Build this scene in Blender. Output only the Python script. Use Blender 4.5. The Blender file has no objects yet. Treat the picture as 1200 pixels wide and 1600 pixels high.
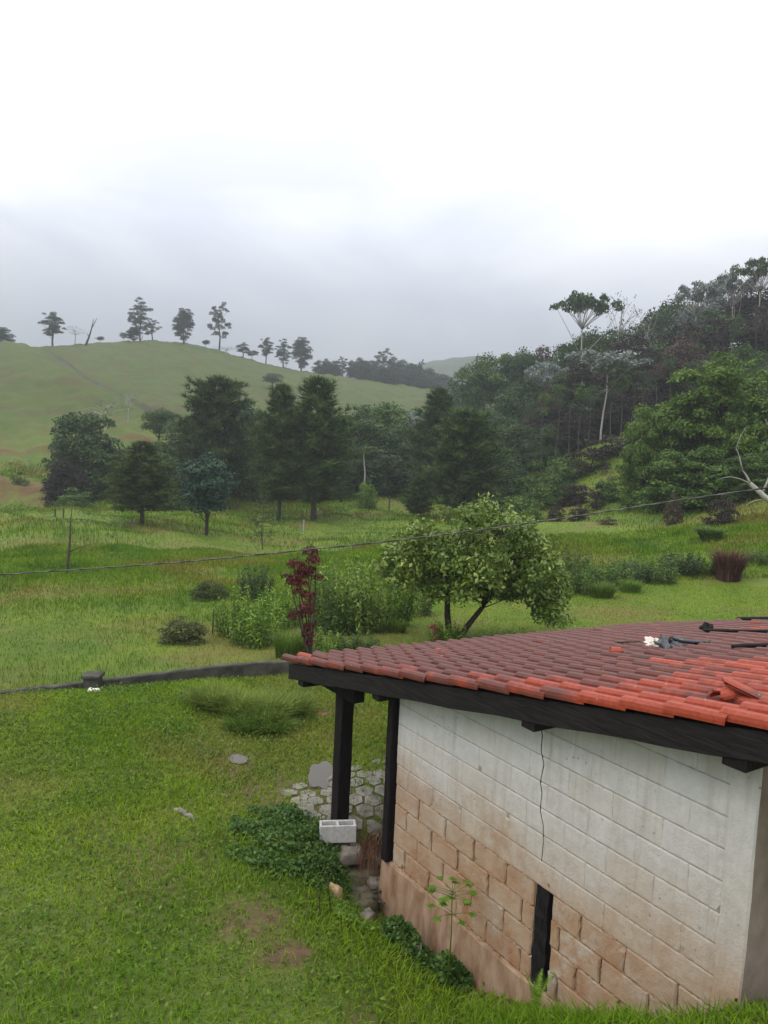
import bpy, math, random
import numpy as np
from mathutils import Vector, Matrix
random.seed(7); RNG = np.random.default_rng(7)
S = bpy.context.scene
C = S.collection

# ------------------------------------------------------------ camera
F = 1200.0; PITCH = math.radians(5.63); ROLL = math.radians(2.5)
cf = np.array([0, math.cos(PITCH), -math.sin(PITCH)])
_r0 = np.array([1., 0, 0]); _u0 = np.array([0, math.sin(PITCH), math.cos(PITCH)])
cr = math.cos(ROLL)*_r0 + math.sin(ROLL)*_u0
cu = -math.sin(ROLL)*_r0 + math.cos(ROLL)*_u0
cam_d = bpy.data.cameras.new('camera'); cam = bpy.data.objects.new('camera', cam_d); C.objects.link(cam)
m = Matrix((( cr[0], cu[0], -cf[0], 0), (cr[1], cu[1], -cf[1], 0), (cr[2], cu[2], -cf[2], 0), (0, 0, 0, 1)))
cam.matrix_world = m
cam_d.sensor_fit = 'VERTICAL'; cam_d.sensor_height = 24; cam_d.lens = 24*F/1600
cam_d.clip_start = 0.05; cam_d.clip_end = 6000
S.camera = cam
S.render.resolution_x = 768; S.render.resolution_y = 1024

# ------------------------------------------------------------ sky, sun, exposure
SUN_EL, SUN_AZ = math.radians(48), math.radians(-105)   # azimuth from +Y towards +X
w = bpy.data.worlds.new('World'); S.world = w; w.use_nodes = True
nt = w.node_tree; nt.nodes.clear(); N = nt.nodes; L = nt.links
def nd(t, **k):
    n = N.new(t)
    for a, b in k.items(): setattr(n, a, b)
    return n
out = nd('ShaderNodeOutputWorld'); add = nd('ShaderNodeAddShader')
sky = nd('ShaderNodeTexSky', sky_type='NISHITA', sun_disc=False)
sky.sun_elevation = SUN_EL; sky.sun_rotation = SUN_AZ
b1 = nd('ShaderNodeBackground'); b1.inputs[1].default_value = 0.012
L.new(sky.outputs[0], b1.inputs[0])
tc = nd('ShaderNodeTexCoord'); sp = nd('ShaderNodeSeparateXYZ'); L.new(tc.outputs['Generated'], sp.inputs[0])
rmp = nd('ShaderNodeValToRGB'); L.new(sp.outputs[2], rmp.inputs[0])
els = rmp.color_ramp.elements
def c3(r, g, b): return (r, g, b, 1)
els[0].position = 0.0; els[0].color = c3(.128, .131, .144)
els[1].position = 1.0; els[1].color = c3(.72, .72, .73)
for p, c in ((.08, c3(.152, .154, .168)), (.16, c3(.228, .232, .250)), (.25, c3(.34, .345, .36)), (.36, c3(.40, .40, .40)), (.50, c3(.45, .445, .435)), (.7, c3(.64, .63, .61))):
    e = els.new(p); e.color = c
mp = nd('ShaderNodeMapping'); mp.inputs['Scale'].default_value = (1.0, 1.0, 2.6); mp.inputs['Location'].default_value = (1.3, 2.4, .9)
mp.inputs['Rotation'].default_value = (0, .25, 0)
L.new(tc.outputs['Generated'], mp.inputs[0])
nz = nd('ShaderNodeTexNoise'); nz.inputs['Scale'].default_value = 2.1; nz.inputs['Detail'].default_value = 5; nz.inputs['Roughness'].default_value = .48
nz.inputs['Distortion'].default_value = .4
L.new(mp.outputs[0], nz.inputs[0])
r2 = nd('ShaderNodeValToRGB'); L.new(nz.outputs[0], r2.inputs[0])
r2.color_ramp.elements[0].position = .40; r2.color_ramp.elements[0].color = c3(.76, .78, .84)
r2.color_ramp.elements[1].position = .58; r2.color_ramp.elements[1].color = c3(1.0, 1.0, 1.0)
mx = nd('ShaderNodeMix', data_type='RGBA', blend_type='MULTIPLY'); mx.inputs[0].default_value = 1
L.new(rmp.outputs[0], mx.inputs[6]); L.new(r2.outputs[0], mx.inputs[7])
b2 = nd('ShaderNodeBackground'); b2.inputs[1].default_value = 4.0
L.new(mx.outputs[2], b2.inputs[0])
L.new(b1.outputs[0], add.inputs[0]); L.new(b2.outputs[0], add.inputs[1]); L.new(add.outputs[0], out.inputs[0])
sd = bpy.data.lights.new('sun', 'SUN'); sd.energy = 1.15; sd.angle = math.radians(30); sd.color = (1, .95, .86)
so = bpy.data.objects.new('sun', sd); C.objects.link(so)
sv = Vector((math.sin(SUN_AZ)*math.cos(SUN_EL), math.cos(SUN_AZ)*math.cos(SUN_EL), math.sin(SUN_EL)))
so.rotation_euler = sv.to_track_quat('Z', 'Y').to_euler(); so.location = (0, 0, 60)
S.view_settings.view_transform = 'Standard'; S.view_settings.look = 'None'; S.view_settings.gamma = 1
S.view_settings.exposure = 0.0
S.render.engine = 'CYCLES'
S.cycles.volume_bounces = 1; S.cycles.max_bounces = 6; S.cycles.transparent_max_bounces = 6

# ------------------------------------------------------------ measuring helpers
def ray(x, y):
    d = cf*F + cr*(x-600) - cu*(y-800); return d/d[1]
def P(x, y, Y): return ray(x, y)*Y
def Pz(x, y, z):
    d = ray(x, y); return d*(z/d[2])
WU = np.array([-0.55232555, 0.83362851, 0.]); WV = np.array([WU[1], -WU[0], 0.])
CO = np.array([2.22725, 4.24437, 0.])                 # near corner of the hut, plan position
def H(u, v, z=0.0):
    q = CO + WU*u + WV*v; return np.array([q[0], q[1], z])
def to_uv(x, y):
    return (x-CO[0])*WU[0]+(y-CO[1])*WU[1], (x-CO[0])*WV[0]+(y-CO[1])*WV[1]
def hit(x, y, off=0.0):                               # point of the hut's long wall plane
    d = ray(x, y); s = (CO@WV+off)/(d@WV); return d*s

# ------------------------------------------------------------ mesh helpers
def tag(o, label=None, cat=None, group=None, kind=None):
    if label: o['label'] = label
    if cat: o['category'] = cat
    if group: o['group'] = group
    if kind: o['kind'] = kind
    return o
def link(name, me, mat=None, parent=None):
    if mat and not len(me.materials): me.materials.append(mat)
    o = bpy.data.objects.new(name, me); C.objects.link(o)
    if parent: o.parent = parent
    return o
def empty(name, loc=(0, 0, 0), rz=0.0):
    o = bpy.data.objects.new(name, None); C.objects.link(o); o.location = [float(a) for a in loc]; o.rotation_euler = (0, 0, rz)
    o.empty_display_size = .3; return o
def np_mesh(name, verts, faces, attrs=None, smooth=False):
    """faces: (M,k) int array; attrs: dict name->per-vertex float array"""
    me = bpy.data.meshes.new(name)
    verts = np.asarray(verts, np.float32); faces = np.asarray(faces, np.int32); M_, k = faces.shape
    me.vertices.add(len(verts)); me.vertices.foreach_set('co', verts.ravel())
    me.loops.add(M_*k); me.loops.foreach_set('vertex_index', faces.ravel())
    me.polygons.add(M_); me.polygons.foreach_set('loop_start', np.arange(0, M_*k, k, dtype=np.int32))
    me.update(calc_edges=True); me.validate()
    if smooth: me.polygons.foreach_set('use_smooth', np.ones(M_, bool))
    for a, d in (attrs or {}).items():
        at = me.attributes.new(a, 'FLOAT', 'POINT'); at.data.foreach_set('value', np.asarray(d, np.float32).ravel())
    return me
class MB:
    def __init__(s): s.v = []; s.f = []; s.a = []
    def add(s, vs, fs, a=0.0):
        n = len(s.v); s.v += [tuple(map(float, p)) for p in vs]; s.f += [tuple(i+n for i in f) for f in fs]
        s.a += [float(a)]*len(vs) if np.isscalar(a) else [float(q) for q in a]
    def box(s, o, ax, ay, az, a=0.0):
        """o corner, ax ay az edge vectors"""
        o, ax, ay, az = map(np.asarray, (o, ax, ay, az))
        v = [o, o+ax, o+ax+ay, o+ay, o+az, o+ax+az, o+ax+ay+az, o+ay+az]
        f = [(0, 3, 2, 1), (4, 5, 6, 7), (0, 1, 5, 4), (1, 2, 6, 5), (2, 3, 7, 6), (3, 0, 4, 7)]
        if np.dot(np.cross(ax, ay), az) < 0: f = [q[::-1] for q in f]
        s.add(v, f, a)
    def beam(s, p, q, w, h, up=(0, 0, 1), a=0.0, seg=1, wob=0.0):
        p = np.asarray(p, float); q = np.asarray(q, float); d = q-p; L_ = np.linalg.norm(d); d /= L_
        sx = np.cross(d, up); sx /= np.linalg.norm(sx); sz = np.cross(sx, d)
        vs = []; fs = []
        for i in range(seg+1):
            c = p+d*L_*i/seg
            for (a1, b1_) in ((-1, -1), (1, -1), (1, 1), (-1, 1)):
                vs.append(c+sx*w/2*a1*(1+random.uniform(-wob, wob))+sz*h/2*b1_*(1+random.uniform(-wob, wob)))
        for i in range(seg):
            k = i*4
            for j in range(4): fs.append((k+j, k+(j+1) % 4, k+4+(j+1) % 4, k+4+j))
        fs.append((3, 2, 1, 0)); fs.append(tuple(seg*4+j for j in range(4)))
        s.add(vs, fs, a)
    def tube(s, pts, rads, n=6, a=0.0):
        pts = [np.asarray(p, float) for p in pts]; vs = []; fs = []; prev = np.array([.31, .17, .93])
        for i, p in enumerate(pts):
            d = pts[min(i+1, len(pts)-1)]-pts[max(i-1, 0)]; d = d/(np.linalg.norm(d)+1e-9)
            x = np.cross(d, prev)
            if np.linalg.norm(x) < 1e-3: x = np.cross(d, (1, 0, 0))
            x /= np.linalg.norm(x); y = np.cross(d, x); prev = np.cross(x, d) if i else prev
            prev = y*0+np.cross(x, d)
            for j in range(n):
                t = 2*math.pi*j/n; vs.append(p+rads[i]*(math.cos(t)*x+math.sin(t)*y))
            prev = -np.cross(d, x) if False else np.cross(x, d)
        for i in range(len(pts)-1):
            for j in range(n):
                fs.append((i*n+j, i*n+(j+1) % n, (i+1)*n+(j+1) % n, (i+1)*n+j))
        fs.append(tuple(range(n))[::-1]); fs.append(tuple((len(pts)-1)*n+j for j in range(n)))
        s.add(vs, fs, a)
    def mesh(s, name, smooth=False, attr='tint'):
        me = bpy.data.meshes.new(name); me.from_pydata(s.v, [], s.f); me.validate(); me.update()
        at = me.attributes.new(attr, 'FLOAT', 'POINT')
        at.data.foreach_set('value', np.array(s.a, np.float32))
        if smooth: me.polygons.foreach_set('use_smooth', np.ones(len(me.polygons), bool))
        return me
    def build(s, name, mat, parent=None, smooth=False): return link(name, s.mesh(name, smooth), mat, parent)
def bevel(o, w=.01, seg=2):
    b = o.modifiers.new('b', 'BEVEL'); b.width = w; b.segments = seg; b.limit_method = 'ANGLE'; return o

# ------------------------------------------------------------ materials
def mat_new(name):
    m = bpy.data.materials.new(name); m.use_nodes = True; t = m.node_tree; t.nodes.clear()
    o = t.nodes.new('ShaderNodeOutputMaterial'); return m, t, o
class G:                                             # tiny node graph helper
    def __init__(s, t): s.t = t
    def n(s, ty, **k):
        q = s.t.nodes.new(ty)
        for a, b in k.items(): setattr(q, a, b)
        return q
    def l(s, a, b): s.t.links.new(a, b)
    def noise(s, scale, detail=3, rough=.5, vec=None, dist=0):
        q = s.n('ShaderNodeTexNoise'); q.inputs['Scale'].default_value = scale; q.inputs['Detail'].default_value = detail
        q.inputs['Roughness'].default_value = rough; q.inputs['Distortion'].default_value = dist
        if vec: s.l(vec, q.inputs[0])
        return q.outputs[0]
    def ramp(s, f, stops):
        q = s.n('ShaderNodeValToRGB'); e = q.color_ramp.elements
        while len(e) < len(stops): e.new(.5)
        for i, (p, c) in enumerate(stops):
            e[i].position = p; e[i].color = (c, c, c, 1) if np.isscalar(c) else (*c, 1)
        s.l(f, q.inputs[0]); return q.outputs[0]
    def mix(s, f, a, b, mode='MIX'):
        q = s.n('ShaderNodeMix', data_type='RGBA', blend_type=mode)
        for i, v_ in ((0, f), (6, a), (7, b)):
            if isinstance(v_, (int, float)): q.inputs[i].default_value = v_
            elif isinstance(v_, tuple): q.inputs[i].default_value = (*v_, 1)
            else: s.l(v_, q.inputs[i])
        return q.outputs[2]
    def math(s, op, a, b=0.0, clamp=False):
        q = s.n('ShaderNodeMath', operation=op, use_clamp=clamp)
        for i, v_ in ((0, a), (1, b)):
            if isinstance(v_, (int, float)): q.inputs[i].default_value = v_
            else: s.l(v_, q.inputs[i])
        return q.outputs[0]
    def attr(s, name): q = s.n('ShaderNodeAttribute', attribute_name=name); return q.outputs['Fac']
    def pos(s): return s.n('ShaderNodeNewGeometry').outputs['Position']
    def obj(s): return s.n('ShaderNodeTexCoord').outputs['Object']
    def bump(s, h, st, dist=.02):
        q = s.n('ShaderNodeBump'); q.inputs['Strength'].default_value = st; q.inputs['Distance'].default_value = dist; s.l(h, q.inputs['Height']); return q.outputs[0]
    def bsdf(s, col, rough=.7, spec=.3, normal=None, out_=None):
        q = s.n('ShaderNodeBsdfPrincipled')
        if isinstance(col, tuple): q.inputs['Base Color'].default_value = (*col, 1)
        else: s.l(col, q.inputs['Base Color'])
        if isinstance(rough, (int, float)): q.inputs['Roughness'].default_value = rough
        else: s.l(rough, q.inputs['Roughness'])
        q.inputs['Specular IOR Level'].default_value = spec
        if normal: s.l(normal, q.inputs['Normal'])
        if out_: s.l(q.outputs[0], out_.inputs[0])
        return q
def foliage(name, c0, c1, c2=None, rough=.55, spec=.35, transl=.25, objvar=.35, big=.0):
    """c0..c1 over the per-leaf tint, shifted per object"""
    m, t, o = mat_new(name); g = G(t)
    tint = g.attr('tint'); col = g.ramp(tint, [(0, c0), (.75, c1), (1, c2 or c1)])
    oi = g.n('ShaderNodeObjectInfo').outputs['Random']
    v = g.math('ADD', g.math('MULTIPLY', oi, objvar), 1-objvar/2)
    vm = g.n('ShaderNodeVectorMath', operation='SCALE'); g.l(col, vm.inputs[0]); g.l(v, vm.inputs['Scale'])
    b = g.bsdf(vm.outputs[0], rough, spec*.6)
    tr = g.n('ShaderNodeBsdfTranslucent'); g.l(vm.outputs[0], tr.inputs[0])
    ms = g.n('ShaderNodeMixShader'); ms.inputs[0].default_value = transl
    g.l(b.outputs[0], ms.inputs[1]); g.l(tr.outputs[0], ms.inputs[2]); g.l(ms.outputs[0], o.inputs[0])
    return m
def simple(name, c0, c1, scale=8, rough=.8, spec=.25, bump=.3, detail=6, bd=.02, stretch=None):
    m, t, o = mat_new(name); g = G(t); v = g.obj()
    if stretch:
        mpn = g.n('ShaderNodeMapping'); mpn.inputs['Scale'].default_value = stretch; g.l(v, mpn.inputs[0]); v = mpn.outputs[0]
    nz_ = g.noise(scale, detail, .6, v)
    col = g.ramp(nz_, [(.3, c0), (.7, c1)])
    g.bsdf(col, rough, spec, g.bump(nz_, bump, bd), o); return m

# grass colouring shared by the ground sheet and the blades: patches fixed in the place itself
def grass_patches(g, lo, mid, hi, dry):
    p = g.pos()
    n1 = g.noise(.10, 3, .55, p); n2 = g.noise(.45, 4, .6, p); n3 = g.noise(.19, 4, .6, p)
    c = g.mix(g.ramp(n1, [(.38, 0.), (.62, 1.)]), lo, mid)
    c = g.mix(g.ramp(n2, [(.40, 0.), (.64, .9)]), c, hi)
    c = g.mix(g.ramp(n3, [(.49, 0.), (.62, .85)]), c, dry)
    return c, n2
M = {}
def ground_mat():
    m, t, o = mat_new('ground'); g = G(t)
    lawn, n2 = grass_patches(g, (.066, .115, .010), (.092, .142, .011), (.120, .162, .014), (.128, .120, .028))
    hill, _ = grass_patches(g, (.030, .056, .003), (.046, .074, .004), (.060, .082, .006), (.058, .050, .010))
    far = g.attr('hill')
    c = g.mix(far, lawn, hill)
    p = g.pos()
    c = g.mix(g.ramp(g.noise(1.6, 6, .65, p), [(.35, 0.), (.75, .55)]), c, g.mix(.5, c, (.035, .05, .014)))
    fine = g.noise(14., 8, .75, p)
    thatch = g.mix(g.ramp(fine, [(.4, 0.), (.62, .7)]), c, (.10, .085, .045))
    near = g.attr('near')
    c = g.mix(g.math('MULTIPLY', near, .75), c, thatch)
    soiln = g.noise(5, 6, .7, p)
    soilc = g.ramp(soiln, [(.3, (.07, .040, .025)), (.7, (.15, .090, .058))])
    sm = g.math('MULTIPLY', g.attr('soil'), g.ramp(g.noise(2.2, 5, .7, p), [(.28, .35), (.55, 1.)]))
    c = g.mix(sm, c, g.mix(far, soilc, (.028, .022, .012)))
    redn = g.ramp(soiln, [(.3, (.060, .018, .009)), (.7, (.105, .036, .018))])
    c = g.mix(g.math('MULTIPLY', g.attr('red'), g.ramp(g.noise(.6, 5, .7, p), [(.34, .15), (.6, 1.)])), c, redn)
    g.bsdf(c, .85, .2, g.bump(g.noise(3.0, 8, .8, p), .5, .12), o); return m
def blade_mat(name, lo, mid, hi, dry):
    m, t, o = mat_new(name); g = G(t)
    c, _ = grass_patches(g, lo, mid, hi, dry)
    ti = g.attr('tint')
    v = g.n('ShaderNodeVectorMath', operation='SCALE'); g.l(c, v.inputs[0]); g.l(g.math('ADD', g.math('MULTIPLY', ti, .85), .55), v.inputs['Scale'])
    col = g.mix(g.ramp(ti, [(.95, 0.), (.99, .6)]), v.outputs[0], (.22, .18, .09))
    b = g.bsdf(col, .65, .06)
    tr = g.n('ShaderNodeBsdfTranslucent'); g.l(col, tr.inputs[0])
    ms = g.n('ShaderNodeMixShader'); ms.inputs[0].default_value = .3
    g.l(b.outputs[0], ms.inputs[1]); g.l(tr.outputs[0], ms.inputs[2]); g.l(ms.outputs[0], o.inputs[0]); return m
M['ground'] = ground_mat()
M['lawn'] = blade_mat('lawn_blades', (.100, .192, .009), (.145, .236, .011), (.190, .270, .018), (.190, .180, .038))
M['field'] = blade_mat('field_blades', (.050, .122, .006), (.090, .178, .007), (.135, .215, .010), (.150, .138, .022))
M['bark'] = simple('bark', (.035, .028, .022), (.10, .085, .07), 14, .9, .15, .8, stretch=(3, 3, .6))
M['palebark'] = simple('pale_bark', (.22, .21, .19), (.42, .41, .38), 8, .85, .2, .4)
M['greybark'] = simple('grey_bark', (.055, .05, .045), (.13, .12, .11), 8, .85, .15, .4)
M['darkbark'] = simple('dark_bark', (.018, .015, .012), (.055, .045, .035), 14, .9, .15, .8)
M['pine'] = foliage('pine_needles', (.016, .038, .010), (.065, .105, .030), (.11, .15, .045), .6, .25, .12, .2)
M['pine2'] = foliage('young_pine_needles', (.03, .055, .016), (.075, .11, .03), (.10, .13, .04), .6, .25, .15, .2)
M['blue'] = foliage('bluish_leaves', (.016, .042, .028), (.038, .082, .052), (.065, .115, .07), .5, .3, .15, .1)
M['dark'] = foliage('dark_leaves', (.020, .045, .014), (.055, .095, .028), (.085, .12, .04), .55, .3, .2, .4)
M['mid'] = foliage('mid_leaves', (.030, .066, .012), (.080, .145, .024), (.13, .20, .04), .55, .3, .25, .4)
M['bright'] = foliage('bright_leaves', (.045, .085, .010), (.105, .185, .022), (.17, .24, .04), .5, .35, .3, .1)
M['brown'] = foliage('brown_leaves', (.040, .028, .022), (.085, .062, .048), (.13, .10, .075), .8, .1, .1, .5)
M['plum'] = foliage('plum_leaves', (.018, .014, .014), (.050, .040, .036), (.085, .070, .058), .8, .1, .1, .4)
M['silver'] = foliage('silver_leaves', (.10, .12, .11), (.20, .23, .215), (.30, .33, .31), .6, .3, .15, .2)
M['euca'] = foliage('eucalyptus_leaves', (.020, .034, .020), (.045, .065, .038), (.065, .085, .05), .6, .2, .12, .2)
M['yard'] = foliage('yard_tree_leaves', (.055, .105, .012), (.165, .235, .035), (.38, .44, .12), .35, .5, .25, .0)
M['weed'] = foliage('weed_leaves', (.05, .11, .010), (.14, .25, .026), (.26, .36, .06), .5, .3, .3, .3)
M['tall'] = foliage('tall_grass', (.06, .12, .015), (.13, .21, .03), (.20, .26, .07), .5, .3, .3, .3)
M['red'] = foliage('red_leaves', (.045, .006, .009), (.12, .017, .020), (.20, .05, .035), .45, .4, .25, .0)
M['purple'] = foliage('purple_grass', (.045, .016, .016), (.11, .050, .040), (.20, .13, .09), .7, .2, .15, .0)
M['clover'] = foliage('clover_leaves', (.025, .06, .010), (.06, .125, .022), (.11, .18, .04), .5, .3, .25, .1)
M['lawnweed'] = foliage('lawn_weed_leaves', (.04, .085, .012), (.085, .15, .02), (.15, .20, .04), .55, .25, .25, .0)
M['moundg'] = foliage('mound_grass', (.07, .12, .012), (.16, .23, .03), (.26, .29, .07), .55, .25, .3, .4)
M['olive'] = foliage('olive_leaves', (.03, .045, .014), (.07, .085, .03), (.12, .11, .05), .65, .2, .2, .2)
M['tallw'] = foliage('tall_weed_leaves', (.05, .10, .012), (.16, .25, .035), (.28, .36, .08), .5, .3, .3, .3)
M['dry'] = foliage('dry_fronds', (.10, .045, .025), (.26, .12, .07), (.36, .2, .12), .7, .2, .1, .0)

# ------------------------------------------------------------ the ground
def hz(px): return 647+(px+193)*math.tan(ROLL)
ctrl = []
def cz(px, py, z): q = Pz(px, py, z); ctrl.append((q[0], q[1], z))
def cy(px, py, Y): q = P(px, py, Y); ctrl.append((q[0], q[1], q[2]))
for a in ((0, 1590, -4.25), (-300, 1500, -4.25), (250, 1595, -4.2), (480, 1595, -4.12), (0, 1300, -4.3), (250, 1300, -4.3), (470, 1330, -4.28), (400, 1450, -4.22),
          (-300, 1180, -4.35), (420, 1100, -4.4), (300, 1180, -4.32), (540, 1180, -4.32), (580, 1270, -4.33), (490, 1230, -4.31)): cz(*a)
for px, py, dz in ((640, 1450, -.08), (700, 1500, -.08), (770, 1535, -.08), (850, 1562, -.08), (960, 1580, -.06), (1060, 1590, -.05), (1140, 1570, -.05)):
    q = hit(px, py, 0.0); ctrl.append((q[0], q[1], q[2]+dz))
q = hit(596, 1405); ctrl.append((q[0], q[1], -4.78)); q = hit(560, 1400); ctrl.append((q[0], q[1], -4.62))
for px, py, Y in ((640, 1595, 5.35), (800, 1597, 4.95), (950, 1600, 4.45), (1100, 1600, 4.0), (545, 1430, 6.9), (620, 1480, 6.5)): cy(px, py, Y)
ctrl += [(0.5, 2.2, -3.75), (2.2, 2.6, -3.0), (-1.5, 2.0, -4.0), (0, .8, -3.7), (3.4, 3.6, -2.9), (5, 2, -2.7), (-4, 1.5, -4.2)]
for u_, v_ in ((2, 2), (2, 5.), (.5, 4.), (4.5, 2.2), (5, 5.)): q = H(u_, v_); ctrl.append((q[0], q[1], -4.4))
q = H(0., 7.); ctrl.append((q[0], q[1], -4.0)); q = H(-2., 5.); ctrl.append((q[0], q[1], -3.6))
for a in ((705, 1003, -4.75), (600, 1003, -4.75), (860, 975, -4.75), (1000, 935, -4.72), (1180, 922, -4.62), (1180, 960, -4.6), (1400, 940, -4.3),
          (60, 1064, -4.95), (400, 1022, -4.95), (0, 960, -5.2), (-300, 960, -5.2), (250, 960, -5.3), (450, 950, -5.3), (560, 930, -5.5), (100, 890, -6.0), (320, 880, -6.2), (520, 870, -6.3)): cz(*a)
for a in ((480, 817, 66), (430, 815, 66), (220, 822, 56), (325, 838, 54), (410, 860, 48), (0, 800, 66), (0, 775, 84), (-300, 800, 66), (90, 790, 78), (600, 790, 76), (740, 815, 62), (650, 812, 64),
          (0, 712, 100), (-300, 700, 100), (0, 730, 93), (120, 745, 92), (250, 760, 90), (400, 780, 85), (250, 690, 110), (500, 740, 105), (620, 720, 115), (700, 700, 125),
          (0, 660, 125), (0, 600, 165), (-300, 600, 170), (0, 548, 235), (-300, 545, 250), (60, 543, 250), (130, 539, 270), (220, 535, 285), (300, 541, 295), (350, 556, 305), (400, 574, 318), (500, 594, 345), (600, 605, 360), (660, 612, 370), (720, 624, 380),
          (150, 620, 160), (250, 645, 140), (200, 585, 205), (320, 590, 220), (400, 610, 215), (400, 660, 150), (520, 640, 200), (600, 660, 190), (680, 660, 200),
          (810, 870, 37), (900, 880, 33), (1050, 860, 33), (1190, 850, 32), (1400, 830, 35), (900, 815, 50), (1000, 820, 46), (1100, 800, 46), (1190, 775, 47), (1400, 740, 52),
          (850, 782, 66), (800, 790, 68), (940, 745, 66), (1000, 725, 66), (930, 697, 76), (1000, 680, 82), (860, 735, 84), (790, 745, 90), (740, 735, 100)): cy(*a)
for px, Y, z in ((1200, 85, 3.0), (1200, 110, 9), (1200, 150, 14), (1200, 250, 18), (1500, 90, 7), (1500, 120, 14), (1500, 200, 20), (1000, 110, 3.5), (1000, 140, 7.), (1000, 220, 10), (850, 110, -1.), (850, 140, 2.), (850, 230, 6),
                 (730, 140, 1.5), (730, 220, 7), (600, 500, 8), (300, 420, 12), (0, 400, 10), (800, 500, 10), (1200, 500, 14), (-300, 400, 10), (-800, 250, 15), (-800, 100, -5), (2200, 60, 4), (2200, 200, 18)):
    q = P(px, 700, Y); ctrl.append((q[0], q[1], z))
for a in ((-420, 1124, -4.36), (-100, 1096, -4.36), (30, 1084, -4.36), (137, 1077, -4.37), (250, 1068, -4.38), (345, 1061, -4.38), (470, 1050, -4.40), (560, 1045, -4.42)): cz(*a)
ctrl = np.array(ctrl)
def lp(x, y):
    r = np.sqrt(x*x+y*y)+1e-6; return np.arctan2(x, y)*2.0, np.log(r)
CA, CB = lp(ctrl[:, 0], ctrl[:, 1])
def phi(d2): return np.sqrt(d2+.02)
_K = phi((CA[:, None]-CA)**2+(CB[:, None]-CB)**2)
_W = np.linalg.solve(_K+np.eye(len(CA))*-1e-3, ctrl[:, 2]+4.3)
def hgt(x, y):
    x = np.atleast_1d(np.asarray(x, float)); y = np.atleast_1d(np.asarray(y, float)); shp = x.shape; x = x.ravel(); y = y.ravel()
    a, b = lp(x, y); r = np.exp(b); a2 = np.clip(a, -2.0, 2.0)
    z = np.empty(len(x))
    for i in range(0, len(x), 20000):
        s = slice(i, i+20000); bb = np.clip(b[s], .2, 6.25)
        z[s] = phi((a2[s][:, None]-CA)**2+(bb[:, None]-CB)**2)@_W-4.3
    k = np.clip((np.abs(a)-2.0)/2.0, 0, 1); z = z*(1-k)+(-3.9)*k           # behind the viewer
    amp = np.clip((r-13)/25, 0, 1)*.12*np.clip(r/40, .3, 3)*np.clip((420-r)/100, 0, 1)
    z += amp*(np.sin(x*.55+1.3*np.sin(y*.31))*np.sin(y*.43+.7)+.6*np.sin(x*1.3+y*.9+2*np.sin(y*.21)))
    z += .018*(np.sin(x*3.1+2*np.sin(y*1.7))*np.sin(y*2.6+x))*np.clip((16-r)/6, 0, 1)
    far = np.clip((r-420)/250, 0, 1)
    hills = 22+14*np.sin(x*.006+1)*np.sin(y*.005)+8*np.sin(x*.013+y*.011)
    z = z*(1-far)+hills*far
    return z.reshape(shp)
def h1(x, y): return float(hgt(x, y)[0])
# bare-soil marks: (px, py, guessed z, radius in metres, strength)
soil_spots = [(395, 1432, -4.2, .30, .9), (372, 1420, -4.2, .16, .7), (440, 1492, -4.2, .22, .9), (470, 1486, -4.2, .12, 1), (641, 1562, -4.0, .10, 1), (565, 1562, -4.05, .10, .8), (715, 1590, -3.9, .12, .8),
              (425, 1238, -4.3, .55, .8), (452, 1268, -4.3, .42, .9), (480, 1275, -4.3, .3, .7), (370, 1190, -4.3, .35, .8), (255, 1342, -4.3, .42, .55), (300, 1345, -4.3, .35, .5), (240, 1380, -4.3, .4, .4), (505, 1115, -4.4, .14, .9), (150, 1290, -4.3, .3, .4),
              (560, 1300, -4.3, .35, .8), (590, 1330, -4.4, .4, 1.), (530, 1150, -4.35, .4, .4), (270, 1272, -4.3, .2, .4)]
SS = []
for px, py, z, R_, s in soil_spots: q = Pz(px, py, z); SS.append((q[0], q[1], R_, s))
for t in np.linspace(0, 1, 14):                                        # the foot of the wall stays bare and damp
    q = H(3.9-3.6*t, -.05); SS.append((q[0], q[1], .22, .9))
def soil_at(x, y):
    s = np.zeros_like(x)
    for a, b, R_, st in SS:
        d = np.sqrt((x-a)**2+(y-b)**2)/R_; d = d*(1+.25*np.sin(7*np.arctan2(y-b, x-a)+a*5))
        s = np.maximum(s, st*np.clip(1.5-d, 0, 1))
    return s
road = [P(a, b, Y)[:2] for a, b, Y in ((-60, 530, 262), (20, 548, 246), (60, 560, 232), (100, 583, 205), (150, 607, 178), (200, 630, 158), (245, 646, 140))]
redb = [[P(a, b, Y)[:2] for a, b, Y in ((-250, 722, 98), (0, 715, 100), (80, 706, 103), (140, 700, 106))],
        [P(a, b, Y)[:2] for a, b, Y in ((-250, 770, 84), (0, 765, 86), (50, 768, 85), (95, 775, 82))],
        [P(a, b, Y)[:2] for a, b, Y in ((190, 684, 112), (240, 690, 110), (270, 700, 108))]]
def poly_d(x, y, pl):
    d = np.full(x.shape, 1e9)
    for (a, b) in zip(pl[:-1], pl[1:]):
        e = b-a; t = np.clip(((x-a[0])*e[0]+(y-a[1])*e[1])/(e@e), 0, 1)
        d = np.minimum(d, np.hypot(x-a[0]-t*e[0], y-a[1]-t*e[1]))
    return d
az = np.concatenate([np.linspace(-180, -42, 30)[:-1], np.arange(-42, 42, .26), np.linspace(42, 180, 30)[:-1]])
rr = np.concatenate([[.6], np.exp(np.linspace(math.log(1.2), math.log(3000), 430))])
A_, R_g = np.meshgrid(np.radians(az), rr, indexing='ij')
gx = (R_g*np.sin(A_)).ravel(); gy = (R_g*np.cos(A_)).ravel(); gz = hgt(gx, gy)
gr = np.hypot(gx, gy); ga = np.degrees(np.arctan2(gx, gy))
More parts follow.
